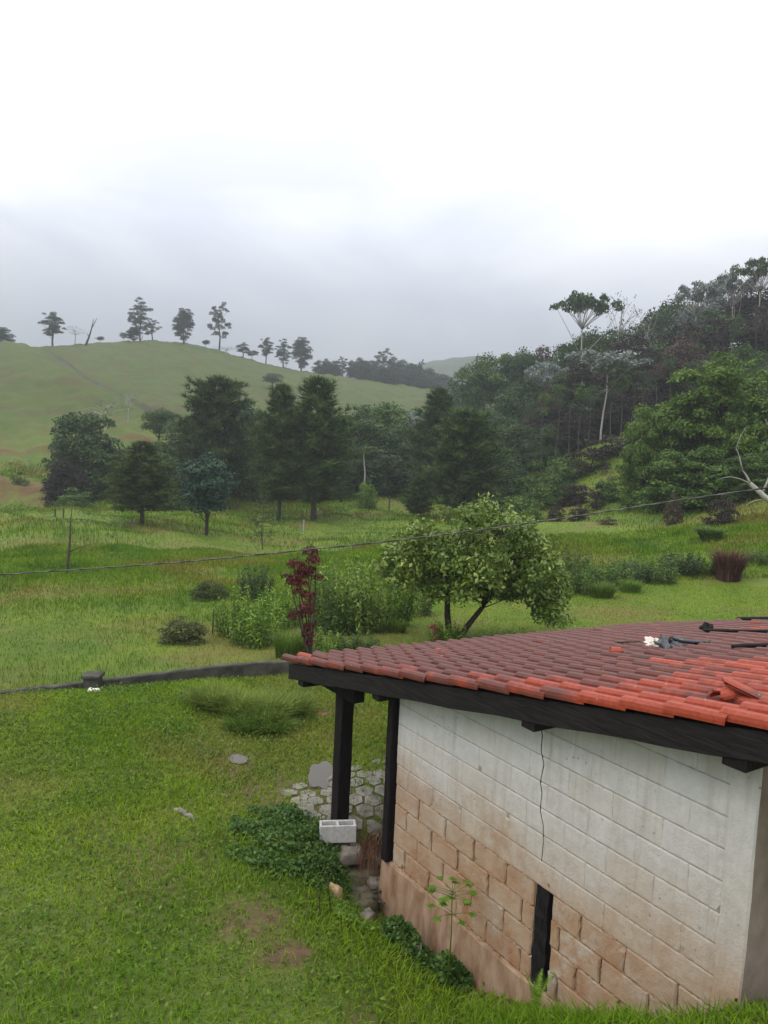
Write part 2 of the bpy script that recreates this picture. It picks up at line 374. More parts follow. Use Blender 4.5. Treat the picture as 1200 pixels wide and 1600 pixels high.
# cut banks on the left terraces
for pl, hgt_ in ((redb[0], 1.2), (redb[1], 1.6)):
    d = poly_d(gx, gy, pl); gz += hgt_*.5*np.exp(-(d/2.5)**2)
soil = soil_at(gx, gy); rd = poly_d(gx, gy, road)
rx_ = np.interp(gy, [p[1] for p in road][::-1], [p[0] for p in road][::-1]); lobe = (gx < rx_) & (gy > 135) & (gy < 270)
gz += np.where(lobe, 3.2*np.exp(-((rd-10)/9.)**2)*np.clip((gy-135)/25, 0, 1)*np.clip((255-gy)/30, 0, 1), 0)
soil = np.maximum(soil, .95*np.clip(1.5-rd/1.5, 0, 1)); soil = np.maximum(soil, .15*np.clip(1.5-rd/4, 0, 1))
red = np.zeros_like(gx)
red = np.maximum(red, np.clip(1.5-poly_d(gx, gy, redb[0])/1.9, 0, 1)); red = np.maximum(red, .9*np.clip(1.5-poly_d(gx, gy, redb[1])/3.2, 0, 1)); red = np.maximum(red, .9*np.clip(1.5-poly_d(gx, gy, redb[2])/1.7, 0, 1))
hill_a = np.clip((gr-85)/60, 0, 1); near_a = np.clip((17-gr)/5, 0, 1)
nA, nR = len(az), len(rr); idx = np.arange(nA*nR).reshape(nA, nR)
i2 = np.roll(idx, -1, axis=0)
fc = np.stack([idx[:, :-1], i2[:, :-1], i2[:, 1:], idx[:, 1:]], -1).reshape(-1, 4)[:, ::-1]
gme = np_mesh('ground', np.stack([gx, gy, gz], 1), fc, {'soil': soil, 'red': red, 'hill': hill_a, 'near': near_a}, True)
go = link('ground', gme, M['ground']); tag(go, kind='structure')

# far ridge beyond the valley
def ridge(name, Y, pts, depth, amp, mat):
    xs = np.linspace(pts[0][0], pts[-1][0], 140); ys = np.interp(xs, [p[0] for p in pts], [p[1] for p in pts])
    vs = []; K = 14
    for i, (px, py) in enumerate(zip(xs, ys)):
        top = P(px, py, Y)
        for j in range(K):
            t = j/(K-1); k = math.sin(math.pi*t)
            yy = Y+depth*(t-.5)*2; xx = top[0]*yy/Y
            zz = 10+(top[2]-10)*k+amp*k*(math.sin(i*.9+j)+.6*math.sin(i*2.3+j*1.7))
            vs.append((xx, yy, zz))
    f = [(i*K+j, (i+1)*K+j, (i+1)*K+j+1, i*K+j+1) for i in range(139) for j in range(K-1)]
    o = link(name, np_mesh(name, vs, f, None, True), mat); return o
M['farwood'] = simple('far_woods', (.020, .035, .018), (.060, .085, .035), .06, .9, .1, .6, 10, 3)
tag(ridge('far_hills', 900, [(-300, 640), (200, 610), (520, 600), (640, 575), (690, 562), (760, 560), (900, 575), (1300, 600), (1700, 600)], 260, 1.6, M['farwood']), kind='structure')

# ------------------------------------------------------------ roof and walls of the hut
def rz(u, v): return -1.455-.2106*(u+.157) - .040*v*max(0, (u+1.5)/7.1)**1.5     # tile bed height
hut = empty('block_hut', H(1.8, 2.9, -4.7)); tag(hut, 'low white concrete block hut with sloping red clay tile roof and muddy wall foot', 'hut')
hinv = -np.array(hut.location)
def hb(mb, name, mat, parent=None, smooth=False):
    for i, p in enumerate(mb.v): mb.v[i] = (p[0]+hinv[0], p[1]+hinv[1], p[2]+hinv[2])
    return mb.build(name, mat, parent or hut, smooth)

def wall_mat():
    m, t, o = mat_new('painted_block'); g = G(t); ob = g.n('ShaderNodeTexCoord').outputs['Object']
    sx = g.n('ShaderNodeSeparateXYZ'); g.l(ob, sx.inputs[0]); z = sx.outputs[2]    # 0 at z=-4.7
    dn = g.noise(1.6, 5, .6, ob); dn2 = g.noise(9, 6, .7, ob)
    zz = g.math('ADD', z, g.math('MULTIPLY', dn, -.9)); zz = g.math('ADD', zz, .45)
    tint = g.attr('tint')
    paint = g.mix(g.ramp(dn2, [(.35, 0.), (.7, 1.)]), (.47, .47, .475), (.56, .557, .552))
    paint = g.mix(g.ramp(tint, [(.0, .35), (.5, 0.), (1., 0.)]), paint, (.45, .41, .35))
    paint = g.mix(g.ramp(tint, [(.9, 0.), (1., .6)]), paint, (.50, .515, .53))
    # mud stain climbing up the wall
    vm = g.n('ShaderNodeVectorMath', operation='DOT_PRODUCT'); g.l(ob, vm.inputs[0]); vm.inputs[1].default_value = tuple(WU)
    ucoord = vm.outputs['Value']
    zz2 = g.math('ADD', zz, g.math('MULTIPLY', ucoord, .17))
    beige = g.mix(g.ramp(dn2, [(.3, 0.), (.7, 1.)]), (.35, .25, .165), (.42, .335, .25))
    c = g.mix(g.ramp(g.math('MULTIPLY', zz2, .3333), [(.20, 1.), (.40, .92), (.52, .50), (.74, .0)]), paint, beige)
    rough_l = g.attr('raw')
    mud = g.ramp(g.noise(3.0, 6, .65, ob), [(.34, (.27, .125, .055)), (.47, (.33, .200, .118)), (.64, (.38, .285, .205))])
    c = g.mix(g.math('MULTIPLY', rough_l, g.ramp(g.math('MULTIPLY', zz, .3333), [(.1, 1.), (.36, .9), (.50, .55), (.62, .30)])), c, mud)
    c = g.mix(g.math('MULTIPLY', rough_l, g.ramp(g.noise(2.1, 6, .72, ob), [(.56, 0.), (.66, .75)])), c, (.43, .39, .33))
    c = g.mix(g.math('MULTIPLY', g.math('SUBTRACT', 1.0, rough_l, True), g.math('MULTIPLY', g.ramp(g.math('MULTIPLY', zz, .3333), [(.40, 1.), (.56, 0.)]), g.ramp(g.noise(2.6, 6, .72, ob), [(.46, 0.), (.58, .8)]))), c, mud)
    # dark specks and chipped paint
    vo = g.n('ShaderNodeTexVoronoi'); vo.inputs['Scale'].default_value = 16; vo.inputs['Randomness'].default_value = 1; g.l(ob, vo.inputs['Vector'])
    spk = g.math('MULTIPLY', g.ramp(vo.outputs['Distance'], [(.08, 1.), (.16, 0.)]), g.ramp(g.noise(1.4, 3, .6, ob), [(.50, 0.), (.62, .75)]))
    c = g.mix(spk, c, (.16, .14, .12))
    mps = g.n('ShaderNodeMapping'); mps.inputs['Scale'].default_value = (9, 9, .8); g.l(ob, mps.inputs[0])
    c = g.mix(g.ramp(g.noise(1.5, 5, .65, mps.outputs[0]), [(.50, 0.), (.78, .42)]), c, (.27, .21, .16))
    g.bsdf(c, .85, .2, g.bump(g.math('ADD', g.noise(60, 6, .7, ob), g.math('MULTIPLY', g.noise(13, 5, .6, ob), 1.4)), .55, .010), o); return m
M['wall'] = wall_mat()
M['mortar'] = simple('mortar', (.22, .18, .14), (.42, .38, .33), 30, .95, .1, .6, bd=.01)
M['mudmortar'] = simple('muddy_mortar', (.20, .12, .07), (.38, .26, .17), 30, .95, .1, .8, bd=.01)
M['found'] = simple('foundation_concrete', (.20, .115, .062), (.38, .27, .19), 3, .9, .2, .7, 9, .012, (3, 3, 1))
M['char'] = simple('blackened_timber', (.006, .005, .006), (.018, .016, .017), 10, .7, .15, .5, stretch=(6, 6, 1))
M['ctimber'] = simple('tarred_timber', (.006, .005, .006), (.018, .014, .016), 6, .7, .15, .4, stretch=(5, 5, 1))
CP = .2025; ZT = -2.378                                      # course pitch, one mortar line
rnd = random.Random(3)
def roofline(u): return rz(u, 0)-.13
def course_z(k): return ZT-CP*k                              # top of course k (k can be negative)
SL0, SL1 = 1.510, 1.675                                      # slot
wb = MB(); raws = []; mort = MB()
def block(mb, ua, ub, z0, z1, depth, tint, raw, nu=10, nz_=4, face_v=0.0):
    """front of one block: a slightly uneven grid with rounded-over arrises, plus its edges going in"""
    cols = [0, .012] + [(.012+(ub-ua-.024)*i/nu) for i in range(1, nu)] + [ub-ua-.012, ub-ua]
    rows = [0, .010] + [(.010+(z1-z0-.020)*i/nz_) for i in range(1, nz_)] + [z1-z0-.010, z1-z0]
    W_, H_ = len(cols), len(rows); vs = []; 
    chip = rnd.random() < (.3 if raw else .05); cc = rnd.choice([(0, 0), (1, 0), (0, 1), (1, 1)])
    for j, rzv in enumerate(rows):
        for i, cuv in enumerate(cols):
            e = (i in (0, W_-1)) or (j in (0, H_-1))
            dv = (.0055 if raw else .0035) if e else 0
            jit = (.0016 if raw else .0010); dv += rnd.uniform(-jit, jit)*(1 if not e else .6)
            if raw and e: dv += rnd.uniform(0, .008)
            du = rnd.uniform(-1, 1)*(.006 if raw else .0010) if e else 0; dz = rnd.uniform(-1, 1)*(.007 if raw else .0010) if e else 0
            if chip:
                d = math.hypot((cuv/(ub-ua)-cc[0])*(ub-ua), (rzv/(z1-z0)-cc[1])*(z1-z0))
                if d < (.035 if raw else .018): dv += .018
            zz = z0+rzv+dz; uu = ua+cuv+du; zz = min(zz, roofline(uu))
            vs.append(H(uu, face_v+dv, zz))
    fs = [(j*W_+i, j*W_+i+1, (j+1)*W_+i+1, (j+1)*W_+i)[::-1] for j in range(H_-1) for i in range(W_-1)]
    # rim going into the wall
    ring = [i for i in range(W_)]+[j*W_+W_-1 for j in range(1, H_)]+[(H_-1)*W_+i for i in range(W_-2, -1, -1)]+[j*W_ for j in range(H_-2, 0, -1)]
    b0 = len(vs); 
    for r_ in ring: vs.append(np.array(vs[r_])+WV*depth)
    n = len(ring)
    for i in range(n): fs.append((ring[i], ring[(i+1) % n], b0+(i+1) % n, b0+i))
    mb.add(vs, fs, tint); raws.extend([raw]*len(vs))
U_L, U_R = 3.615, .165
for k in range(-4, 11):
    z1 = course_z(k)-(.0033 if k < 5 else .004); z0 = course_z(k+1)+(.0033 if k < 5 else .004)
    if z0 > roofline(0): continue
    u = U_L; off = (.2 if k % 2 else .0)
    edges = [U_L]; uu = U_L-(.39 if k % 2 else .20)-rnd.uniform(-.01, .01)
    while uu > U_R+.08: edges.append(uu); uu -= .4+rnd.uniform(-.008, .008)
    edges.append(U_R)
    for a, b in zip(edges[:-1], edges[1:]):
        segs = [(b, a)]
        if 5 <= k <= 8:
            segs = []
            if b < SL0: segs.append((b, min(a, SL0-.004+rnd.uniform(-.01, .006))))
            if a > SL1: segs.append((max(b, SL1+.004+rnd.uniform(-.006, .012)), a))
        for s0, s1 in segs:
            if s1-s0 < .05: continue
            if z0 > roofline(s0)-.01: continue
            raw = (1.0 if k > 5 else .85)*rnd.uniform(.75, 1.) if k >= 5 else 0.0
            if k in (5, 6) and s0 > 2.75: raw *= .62
            if k == 4 and s0 > 2.6: raw = .6
            tint = rnd.random()
            if k == 4 and s0 < .4: tint = .99
            g_ = .001 if not raw else rnd.choice([.003, .004, .006, .010, .018])
            if k == 6 and 2.3 < s0 < 3.0: g_ = .03
            block(wb, s0+g_, s1-g_*.5, z0, z1, .06, tint, raw)
wm = wb
me_at = None
for i, p in enumerate(wm.v): wm.v[i] = (p[0]+hinv[0], p[1]+hinv[1], p[2]+hinv[2])
wo = wm.build('wall', M['wall'], hut); at = wo.data.attributes.new('raw', 'FLOAT', 'POINT'); at.data.foreach_set('value', np.array(raws, np.float32))
# mortar bed behind the faces (upper painted joints, lower muddy joints), slot left open
mb = MB()
def mpanel(mb, u0, u1, zb, ztf, dv):
    n = 12
    for i in range(n):
        a = u0+(u1-u0)*i/n; b = u0+(u1-u0)*(i+1)/n
        za, zb2 = ztf(a), ztf(b)
        mb.add([H(a, dv, zb), H(b, dv, zb), H(b, dv, zb2), H(a, dv, za), H(a, .14, zb), H(b, .14, zb), H(b, .14, zb2), H(a, .14, za)],
               [(0, 3, 2, 1), (4, 5, 6, 7), (3, 7, 6, 2), (0, 1, 5, 4)] + ([(0, 4, 7, 3)] if i == 0 else []) + ([(1, 2, 6, 5)] if i == n-1 else []))
mpanel(mb, .02, U_L-.005, course_z(5)-.0, lambda u: roofline(u)-.004, .007)
hb(mb, 'mortar', M['mortar'])
mb = MB()
mpanel(mb, SL1+.012, U_L-.005, -4.6, lambda u: course_z(5)-.002, .020); mpanel(mb, .02, SL0-.012, -4.6, lambda u: course_z(5)-.002, .020)
hb(mb, 'mortar', M['mudmortar'])
# foundation footing, plastered corner pier, other walls
mb = MB()
fz = -4.215
xs = np.linspace(-.02, 3.79, 26)
for a, b in zip(xs[:-1], xs[1:]):
    mb.box(H(a, -.004-.012*rnd.random(), -5.6), WU*(b-a), WV*.3, (0, 0, 5.6+fz-.0*rnd.random()-.42+.42*(1 if a > 1.7 else .96)))
mb2 = MB(); vs = []; n = 40
for j, (dz, dv) in enumerate(((-1.3, -.03), (-.40, -.022), (-.20, -.016), (-.02, -.010), (0, .0), (0, .3))):
    for i in range(n+1):
        uu = -.02+3.81*i/n; vs.append(H(uu+(0 if j < 4 else 0), dv+(rnd.uniform(-.006, .006) if j < 4 else 0), fz+dz+(rnd.uniform(-.012, .012) if 0 < j < 4 else 0)+.0))
fs = [(j*(n+1)+i, (j+1)*(n+1)+i, (j+1)*(n+1)+i+1, j*(n+1)+i+1)[::-1] for j in range(5) for i in range(n)]
mb2.add(vs, fs)
mb2.add([H(3.79, -.03, -5.5), H(3.79, .3, -5.5), H(3.79, .3, fz), H(3.79, 0, fz)], [(0, 1, 2, 3)])
hb(mb2, 'foundation', M['found'])
mb = MB(); k0 = len(raws)
prs = []
n = 22
def pier(mb, pts):
    vs = []; 
    for j in range(n+1):
        for (uu, vv) in pts:
            zz = -5.2+(roofline(0)-.0+5.2)*j/n
            vs.append(H(uu+rnd.uniform(-.004, .004), vv+rnd.uniform(-.003, .003), zz))
    K = len(pts); fs = []
    for j in range(n):
        for i in range(K-1): fs.append((j*K+i, j*K+i+1, (j+1)*K+i+1, (j+1)*K+i))
    mb.add(vs, fs, .3)
pier(mb, [(.170, .02), (.168, -.012), (.12, -.016), (.05, -.016), (.0, -.014), (-.012, -.004)])
o = hb(mb, 'corner_pier', M['wall'])
M['shadewall'] = simple('bare_render_shaded', (.20, .155, .12), (.30, .25, .205), 5, .9, .15, .5)  # brownish concrete; its colour also carries the shade of the side face
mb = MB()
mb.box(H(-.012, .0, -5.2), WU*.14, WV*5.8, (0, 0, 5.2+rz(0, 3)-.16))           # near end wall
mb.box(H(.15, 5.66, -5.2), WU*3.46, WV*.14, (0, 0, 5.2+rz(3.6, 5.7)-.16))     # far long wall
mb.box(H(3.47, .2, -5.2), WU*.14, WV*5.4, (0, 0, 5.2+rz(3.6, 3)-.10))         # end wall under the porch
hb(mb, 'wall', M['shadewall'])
# crumbling bedding mortar squeezed out of the lower joints
rm = random.Random(21)
for k in range(5, 10):
    for ua, ub in (((.9 if k == 5 else .2), SL0-.02), (SL1+.03, 3.57)):
        if k == 9 and ub < 2: continue
        n_ = int((ub-ua)/.022); rr_ = []; amp = 1
        for i in range(n_+1):
            if rm.random() < .12: amp = rm.choice([.0, .0, .3, 1, 1.2])
            rr_.append(.0012+amp*rm.uniform(.0015, .0078))
        mb = MB(); mb.tube([H(ua+(ub-ua)*i/n_, rm.uniform(-.001, .006), course_z(k)+rm.uniform(-.005, .005)) for i in range(n_+1)], rr_, 5)
        hb(mb, 'crumbling_mortar', M['mudmortar'])
# charred post standing in the slot, crack
mb = MB(); mb.beam(H((SL0+SL1)/2, .085, -4.75), H((SL0+SL1)/2+.01, .075, -3.33), .13, .15, up=tuple(WV), seg=14, wob=.16)
o = hb(mb, 'slot_post', M['char']); o['label'] = 'blackened timber stump inside the slot of the wall'
mb = MB(); rc = random.Random(5)
cr_pts = [(845, 1131), (847, 1150), (845, 1172), (849, 1195), (844, 1222), (846, 1240), (845, 1265), (849, 1290), (848, 1318), (846, 1345)]
prev = None
for i, (px, py) in enumerate(cr_pts):
    q = hit(px+rc.uniform(-1, 1), py, 0); q = q-WV*.0015; wd = .0035*(1-.5*i/len(cr_pts))+.0012
    if prev is not None:
        mb.add([prev[0]-WU*prev[1], prev[0]+WU*prev[1], q+WU*wd, q-WU*wd, prev[0]-WU*prev[1]+WV*.008, prev[0]+WU*prev[1]+WV*.008, q+WU*wd+WV*.008, q-WU*wd+WV*.008], [(0, 1, 2, 3), (0, 4, 5, 1), (3, 2, 6, 7), (1, 5, 6, 2), (0, 3, 7, 4)])
    prev = (q, wd)
M['crackm'] = simple('crack_shadow', (.05, .035, .025), (.09, .07, .05), 20, .9, .05)
hb(mb, 'crack', M['crackm'])
# timber: fascia, beams, posts
RV0, RV1, RU0, RU1 = -.27, 6.25, -1.6, 5.60
mb = MB()
pts = []
nseg = 24
for i in range(nseg+1):
    uu = RU0+(RU1-.12-RU0)*i/nseg; top = rz(uu, 0)-.025; wob = .006*math.sin(i*1.7); pts.append((uu, top, top-.178+wob))
vs = []
for uu, t_, b_ in pts:
    for vv, zz in ((-.27, b_), (-.27, t_), (-.215, t_), (-.215, b_)): vs.append(H(uu, vv, zz))
fs = [(i*4+j, i*4+(j+1) % 4, (i+1)*4+(j+1) % 4, (i+1)*4+j)[::-1] for i in range(nseg) for j in range(4)]+[(0, 1, 2, 3), tuple(nseg*4+j for j in range(4))[::-1]]
mb.add(vs, fs); M['fascia'] = simple('fascia_timber', (.005, .0045, .005), (.020, .016, .018), 5, .65, .2, .5, stretch=(1, 1, 9)); o = hb(mb, 'fascia_board', M['fascia']); bevel(o, .006, 1)
for uu, w_ in ((.02, .15), (1.62, .14), (3.66, .12), (5.2, .12)):
    mb = MB(); zc = rz(uu, 0)-.025-.178+.010
    mb.beam(H(uu, -.255, zc), H(uu, 6.1, rz(uu, 6.1)-.225), w_, .14, seg=4); o = hb(mb, 'purlin', M['ctimber']); bevel(o, .006, 1)
mb = MB(); mb.beam(H(4.35, .0, -2.80+.06), H(5.38, .0, -2.80+.045), .14, .15, seg=3); o = hb(mb, 'corbel_beam', M['ctimber']); bevel(o, .008, 1)
for uu, vv, w1, w2, zb in ((4.635, 0, .150, .155, -4.30), (3.69, .0, .095, .11, -4.22), (4.635, 3.1, .18, .18, -4.6), (4.7, 6.0, .18, .18, -4.9)):
    mb = MB(); lean = (.02 if uu > 4 else .0)
    mb.beam(H(uu+lean, vv, zb), H(uu, vv, rz(uu, vv)-.17), w1, w2, up=tuple(WV), seg=10, wob=.035)
    o = hb(mb, 'post', M['ctimber']); bevel(o, .012, 2)
# rafters seen from below
mb = MB()
for vv in np.arange(.4, 6.1, .6): mb.beam(H(RU0+.05, vv, rz(RU0, vv)-.10), H(RU1-.15, vv, rz(RU1, vv)-.10), .05, .11, seg=2)
hb(mb, 'rafters', M['ctimber'])['kind'] = 'stuff'
mb = MB()
for i in range(20):
    for j in range(6):
        a, b = RU0+.02+(RU1-RU0-.1)*i/20, RU0+.02+(RU1-RU0-.1)*(i+1)/20; c_, d_ = RV0+.06+(RV1-RV0-.12)*j/6, RV0+.06+(RV1-RV0-.12)*(j+1)/6
        mb.add([H(a, c_, rz(a, c_)-.03), H(b, c_, rz(b, c_)-.03), H(b, d_, rz(b, d_)-.03), H(a, d_, rz(a, d_)-.03)], [(0, 1, 2, 3)])
hb(mb, 'roof_underlay', M['ctimber'])

# clay tiles
def tile_mat():
    m, t, o = mat_new('clay_tiles'); g = G(t); ob = g.n('ShaderNodeTexCoord').outputs['Object']
    d = g.attr('tint'); n1 = g.noise(7, 6, .7, ob); n2 = g.noise(30, 5, .7, ob)
    orange = g.mix(g.ramp(n2, [(.3, 0.), (.7, 1.)]), (.20, .027, .013), (.30, .055, .026))
    darkc = g.mix(g.ramp(n1, [(.3, 0.), (.7, 1.)]), (.055, .017, .013), (.125, .038, .029))
    f = g.math('ADD', d, g.math('ADD', g.math('MULTIPLY', g.math('SUBTRACT', n1, .5), 1.5), g.math('MULTIPLY', g.math('SUBTRACT', g.noise(2.2, 4, .6, ob), .5), 1.4)))
    c = g.mix(g.ramp(f, [(.25, 0.), (.68, 1.)]), orange, darkc)
    c = g.mix(g.ramp(g.noise(2.3, 6, .75, ob), [(.62, 0.), (.78, .25)]), c, (.20, .17, .16))
    vo = g.n('ShaderNodeTexVoronoi'); vo.inputs['Scale'].default_value = 9; g.l(ob, vo.inputs['Vector'])
    c = g.mix(g.ramp(vo.outputs['Distance'], [(.04, .5), (.07, 0.)]), c, (.35, .33, .27))
    g.bsdf(c, g.ramp(n1, [(.3, .27), (.7, .55)]), .25, g.bump(n2, .35, .006), o); return m
M['tile'] = tile_mat()
rt = random.Random(11)
tb = MB()
SV = .205; SU = .345
prof = []                                                   # one tile across v: roll then pan
for i in range(7): a = math.pi*i/6; prof.append((.052-.052*math.cos(a), .052*math.sin(a)+.004))
prof += [(.125, -.002), (.155, -.008), (.185, -.004), (.212, .006)]
nv = int((RV1-RV0)/SV)+1; nu_ = int((RU1-RU0)/SU)+1
def orangeness(u, v):
    s = 0
    if v < .05: s += .42
    s += .85*math.exp(-((u-.2)/1.6)**2-((v-.25)/1.1)**2)
    s += .75*math.exp(-((u-.8)/.9)**2-((v-1.5)/.55)**2) if u < 1.5 else .2*math.exp(-((u-1.6)/.5)**2-((v-1.2)/.3)**2)
    s += .45*math.exp(-((u-2.9)/.7)**2-((v-4.6)/.5)**2)
    s += .3*math.exp(-((u-4.2)/.7)**2-((v-.6)/.3)**2)
    return s
for c_ in range(nv):
    for k in range(nu_):
        ulow = RU1+.03-k*SU+rt.uniform(-.012, .012)+.008*math.sin(c_*1.3); uhi = ulow-SU-.06
        v0 = RV0-.03+c_*SV+rt.uniform(-.008, .008); tw = rt.uniform(-.012, .012); lift = rt.uniform(0, .008)
        odd = rt.random() < .03
        if odd: tw += rt.uniform(-.03, .03); lift += rt.uniform(.005, .02)
        dk = 1.12-orangeness(ulow, v0)*1.0+rt.uniform(-.16, .16)
        if rt.random() < .04: dk -= .4
        vs = []
        rows = [(ulow, .018+lift), (ulow-.02, .020+lift), ((ulow+uhi)/2, .013+lift*.5), (uhi, .004)]
        W_ = len(prof)
        for uu, dz in rows:
            tap = 1.0-.10*(ulow-uu)/(ulow-uhi)
            for dv, dh in prof:
                vv = v0+dv*tap+tw*(ulow-uu)/(ulow-uhi); vs.append(H(uu, vv, rz(uu, vv)+dz+dh*tap))
        nr = len(rows)
        fs = [(r_*W_+i, r_*W_+i+1, (r_+1)*W_+i+1, (r_+1)*W_+i) for r_ in range(nr-1) for i in range(W_-1)]
        b0 = len(vs)                                         # thickness: front lip and sides
        for i in range(W_): q = np.array(vs[i]); q[2] -= .013; vs.append(q)
        fs += [(i, b0+i, b0+i+1, i+1) for i in range(W_-1)]
        b1_ = len(vs)
        for r_ in range(nr): q = np.array(vs[r_*W_]); q[2] -= .02; vs.append(q)
        fs += [(r_*W_, (r_+1)*W_, b1_+r_+1, b1_+r_) for r_ in range(nr-1)]
        tb.add(vs, fs, dk)
ro = hb(tb, 'tile_roof', M['tile'])
# displaced broken tiles
def half_tile(loc, rot, L_=.3, w_=.10, tint=.0):
    mb = MB(); vs = []
    for i in range(2):
        for j in range(9):
            a = math.pi*j/8; vs.append((L_*(i-.5)+.03*math.sin(j*2.1)*(i-.5), -w_*math.cos(a), .05*math.sin(a)))
    vs += [(x, y*.8, z-.012) for x, y, z in vs]
    fs = [(j, j+1, 10+j, 9+j) for j in range(8)]+[(18+j, 27+j, 28+j, 19+j) for j in range(8)]+[(j, 18+j, 19+j, j+1) for j in range(8)]+[(9+j, 10+j, 28+j, 27+j) for j in range(8)]
    Rm = Matrix.Rotation(rot[2], 3, 'Z')@Matrix.Rotation(rot[1], 3, 'Y')@Matrix.Rotation(rot[0], 3, 'X')
    vs = [np.array(Rm@Vector(p))+loc for p in vs]; mb.add(vs, fs, tint); return mb
def roof_pt(px, py, dz=.05):
    d = ray(px, py); s = 6.0
    for _ in range(30):
        q = d*s; u_, v_ = to_uv(q[0], q[1]); e = q[2]-(rz(u_, v_)+dz); s += e/(abs(d[2])+.12)*1.0
    return d*s
UA = math.atan2(WU[1], WU[0])
for (px, py, rot, L_, w_, ti, lab) in ((1128, 1088, (0, .05, UA+1.4), .10, .055, .0, 'short broken red tile standing across the near tiles at the right edge'),
                            (1165, 1085, (.5, -.25, UA+.25), .26, .09, .35, 'cracked tile tipped open beside the short broken tile'),
                            (963, 1019, (.1, .1, UA+.8), .10, .05, .1, 'small red tile shard lying loose on the dark tiles')):
    q = roof_pt(px, py, .07); mb = half_tile(q, rot, L_, w_, ti); c0 = Vector([float(a) for a in q]); 
    for i, p in enumerate(mb.v): mb.v[i] = tuple(np.array(p)-q)
    o = mb.build('broken_tile', M['tile']); o.location = c0; tag(o, lab, 'roof tile', 'loose tiles on the roof')

# rubbish on the roof
M['blackplastic'] = simple('black_plastic', (.006, .007, .009), (.03, .035, .045), 12, .22, .6, .6)
M['whiteplastic'] = simple('white_plastic', (.50, .44, .38), (.72, .66, .60), 9, .6, .3, .6)
def crumple(name, pix, z0, sx, sy, sz, mat, label, cat, seed, rotz=UA+1.2, parent=None):
    r_ = random.Random(seed); q = roof_pt(*pix, z0); n_, k_ = 22, 16; vs = []
    for j in range(k_):
        for i in range(n_):
            a = 2*math.pi*i/n_; b = math.pi*j/(k_-1); rad = 1+.28*math.sin(3*a+seed)*math.sin(2*b)+.22*math.sin(7*a+4*b)+r_.uniform(-.10, .10)
            x, y, z = math.cos(a)*math.sin(b)*sx*rad, math.sin(a)*math.sin(b)*sy*rad, max(-.2, math.cos(b))*sz*rad*(1+.3*math.sin(5*a))
            c_, s_ = math.cos(rotz), math.sin(rotz); vs.append((x*c_-y*s_, x*s_+y*c_, z))
    fs = [(j*n_+i, (j+1)*n_+i, (j+1)*n_+(i+1) % n_, j*n_+(i+1) % n_) for j in range(k_-1) for i in range(n_)]
    o = link(name, np_mesh(name, vs, fs, None, False), mat, parent); o.location = [float(a) for a in q]
    if label: tag(o, label, cat)
    return o
crumple('plastic_bag', (1045, 1011), .06, .10, .24, .06, M['blackplastic'], 'crumpled wet black plastic sheet lying on the roof tiles', 'plastic sheet', 2)
crumple('rag', (1022, 1007), .08, .07, .12, .045, M['whiteplastic'], 'crumpled pale rag next to the black plastic sheet on the roof', 'rag', 5)
def roof_stick(name, pts, rad, mat, label, cat, lift=.07):
    mb = MB(); P_ = [roof_pt(a, b, lift+c) for a, b, c in pts]; q0 = P_[0]
    mb.tube([p-q0 for p in P_], [rad*(1-.3*i/len(P_)) for i in range(len(P_))], 6)
    o = mb.build(name, mat, None, True); o.location = [float(a) for a in q0]; tag(o, label, cat); return o
roof_stick('plastic_strip', [(1044, 1001, .02), (1055, 998, .05), (1066, 1001, .04), (1080, 1003, .02), (1100, 1003, .0), (1106, 1004, 0)], .030, M['blackplastic'], 'twisted black plastic strip sticking out behind the crumpled sheet', 'plastic strip')
roof_stick('roof_stick', [(925, 983, .0), (960, 986, .01), (1010, 986, .0)][0:0] or [(1100, 985, .0), (1130, 985.5, .01), (1165, 986, 0), (1230, 986, 0)], .022, M['char'], 'long dark stick on the far tiles behind the plastic sheet', 'stick')
roof_stick('roof_stick', [(1143, 1011, .0), (1160, 1009, .01), (1200, 1008, 0), (1250, 1007, 0)], .024, M['char'], 'thicker bent dark stick lying nearest on the tiles, cut by the right edge', 'stick')
roof_stick('dark_board', [(1153, 967.5, .0), (1180, 967, .01), (1240, 966, 0)], .035, M['char'], 'flat dark board at the far edge of the roof, top right', 'board')
crumple('dark_lump', (1105, 984), .07, .06, .10, .06, M['char'], 'small dark rounded lump at the end of the long dark stick on the roof', 'lump', 9)
roof_stick('twig', [(965, 1004, 0), (978, 1003, .02), (992, 1003, 0), (1000, 1002, .01)], .010, M['bark'], 'thin broken twig on the dark tiles left of the rag', 'twig')

# ------------------------------------------------------------ things round the porch
M['block'] = simple('concrete_block', (.36, .35, .33), (.55, .54, .52), 20, .9, .2, .5, bd=.006)
def hollow_block(loc, rz_, label, rx=0.0, mat=None):
    mb = MB(); Lx, Ly, Lz, t_ = .39, .14, .19, .025
    x0, y0 = -Lx/2, -Ly/2
    outer = [(x0, y0), (-x0, y0), (-x0, -y0), (x0, -y0)]
    cells = [(x0+t_, -t_/2), (t_/2, -x0-t_)]
    # walls as boxes butted end to end
    mb.box((x0, y0, 0), (Lx, 0, 0), (0, t_, 0), (0, 0, Lz)); mb.box((x0, -y0-t_, 0), (Lx, 0, 0), (0, t_, 0), (0, 0, Lz))
    for xx, wd in ((x0, t_), (-t_/2, t_), (-x0-t_, t_)): mb.box((xx, y0+t_, 0), (wd, 0, 0), (0, Ly-2*t_, 0), (0, 0, Lz-.002))
    o = mb.build('concrete_block', mat or M['block']); o.location = [float(a) for a in loc]; o.rotation_euler = (rx, 0, rz_); tag(o, label, 'concrete block'); bevel(o, .004, 1); return o
q = P(527, 1312, 7.9)
hollow_block(q, math.radians(8), 'whitish hollow concrete block with its two cavities up, at the foot of the corner post')
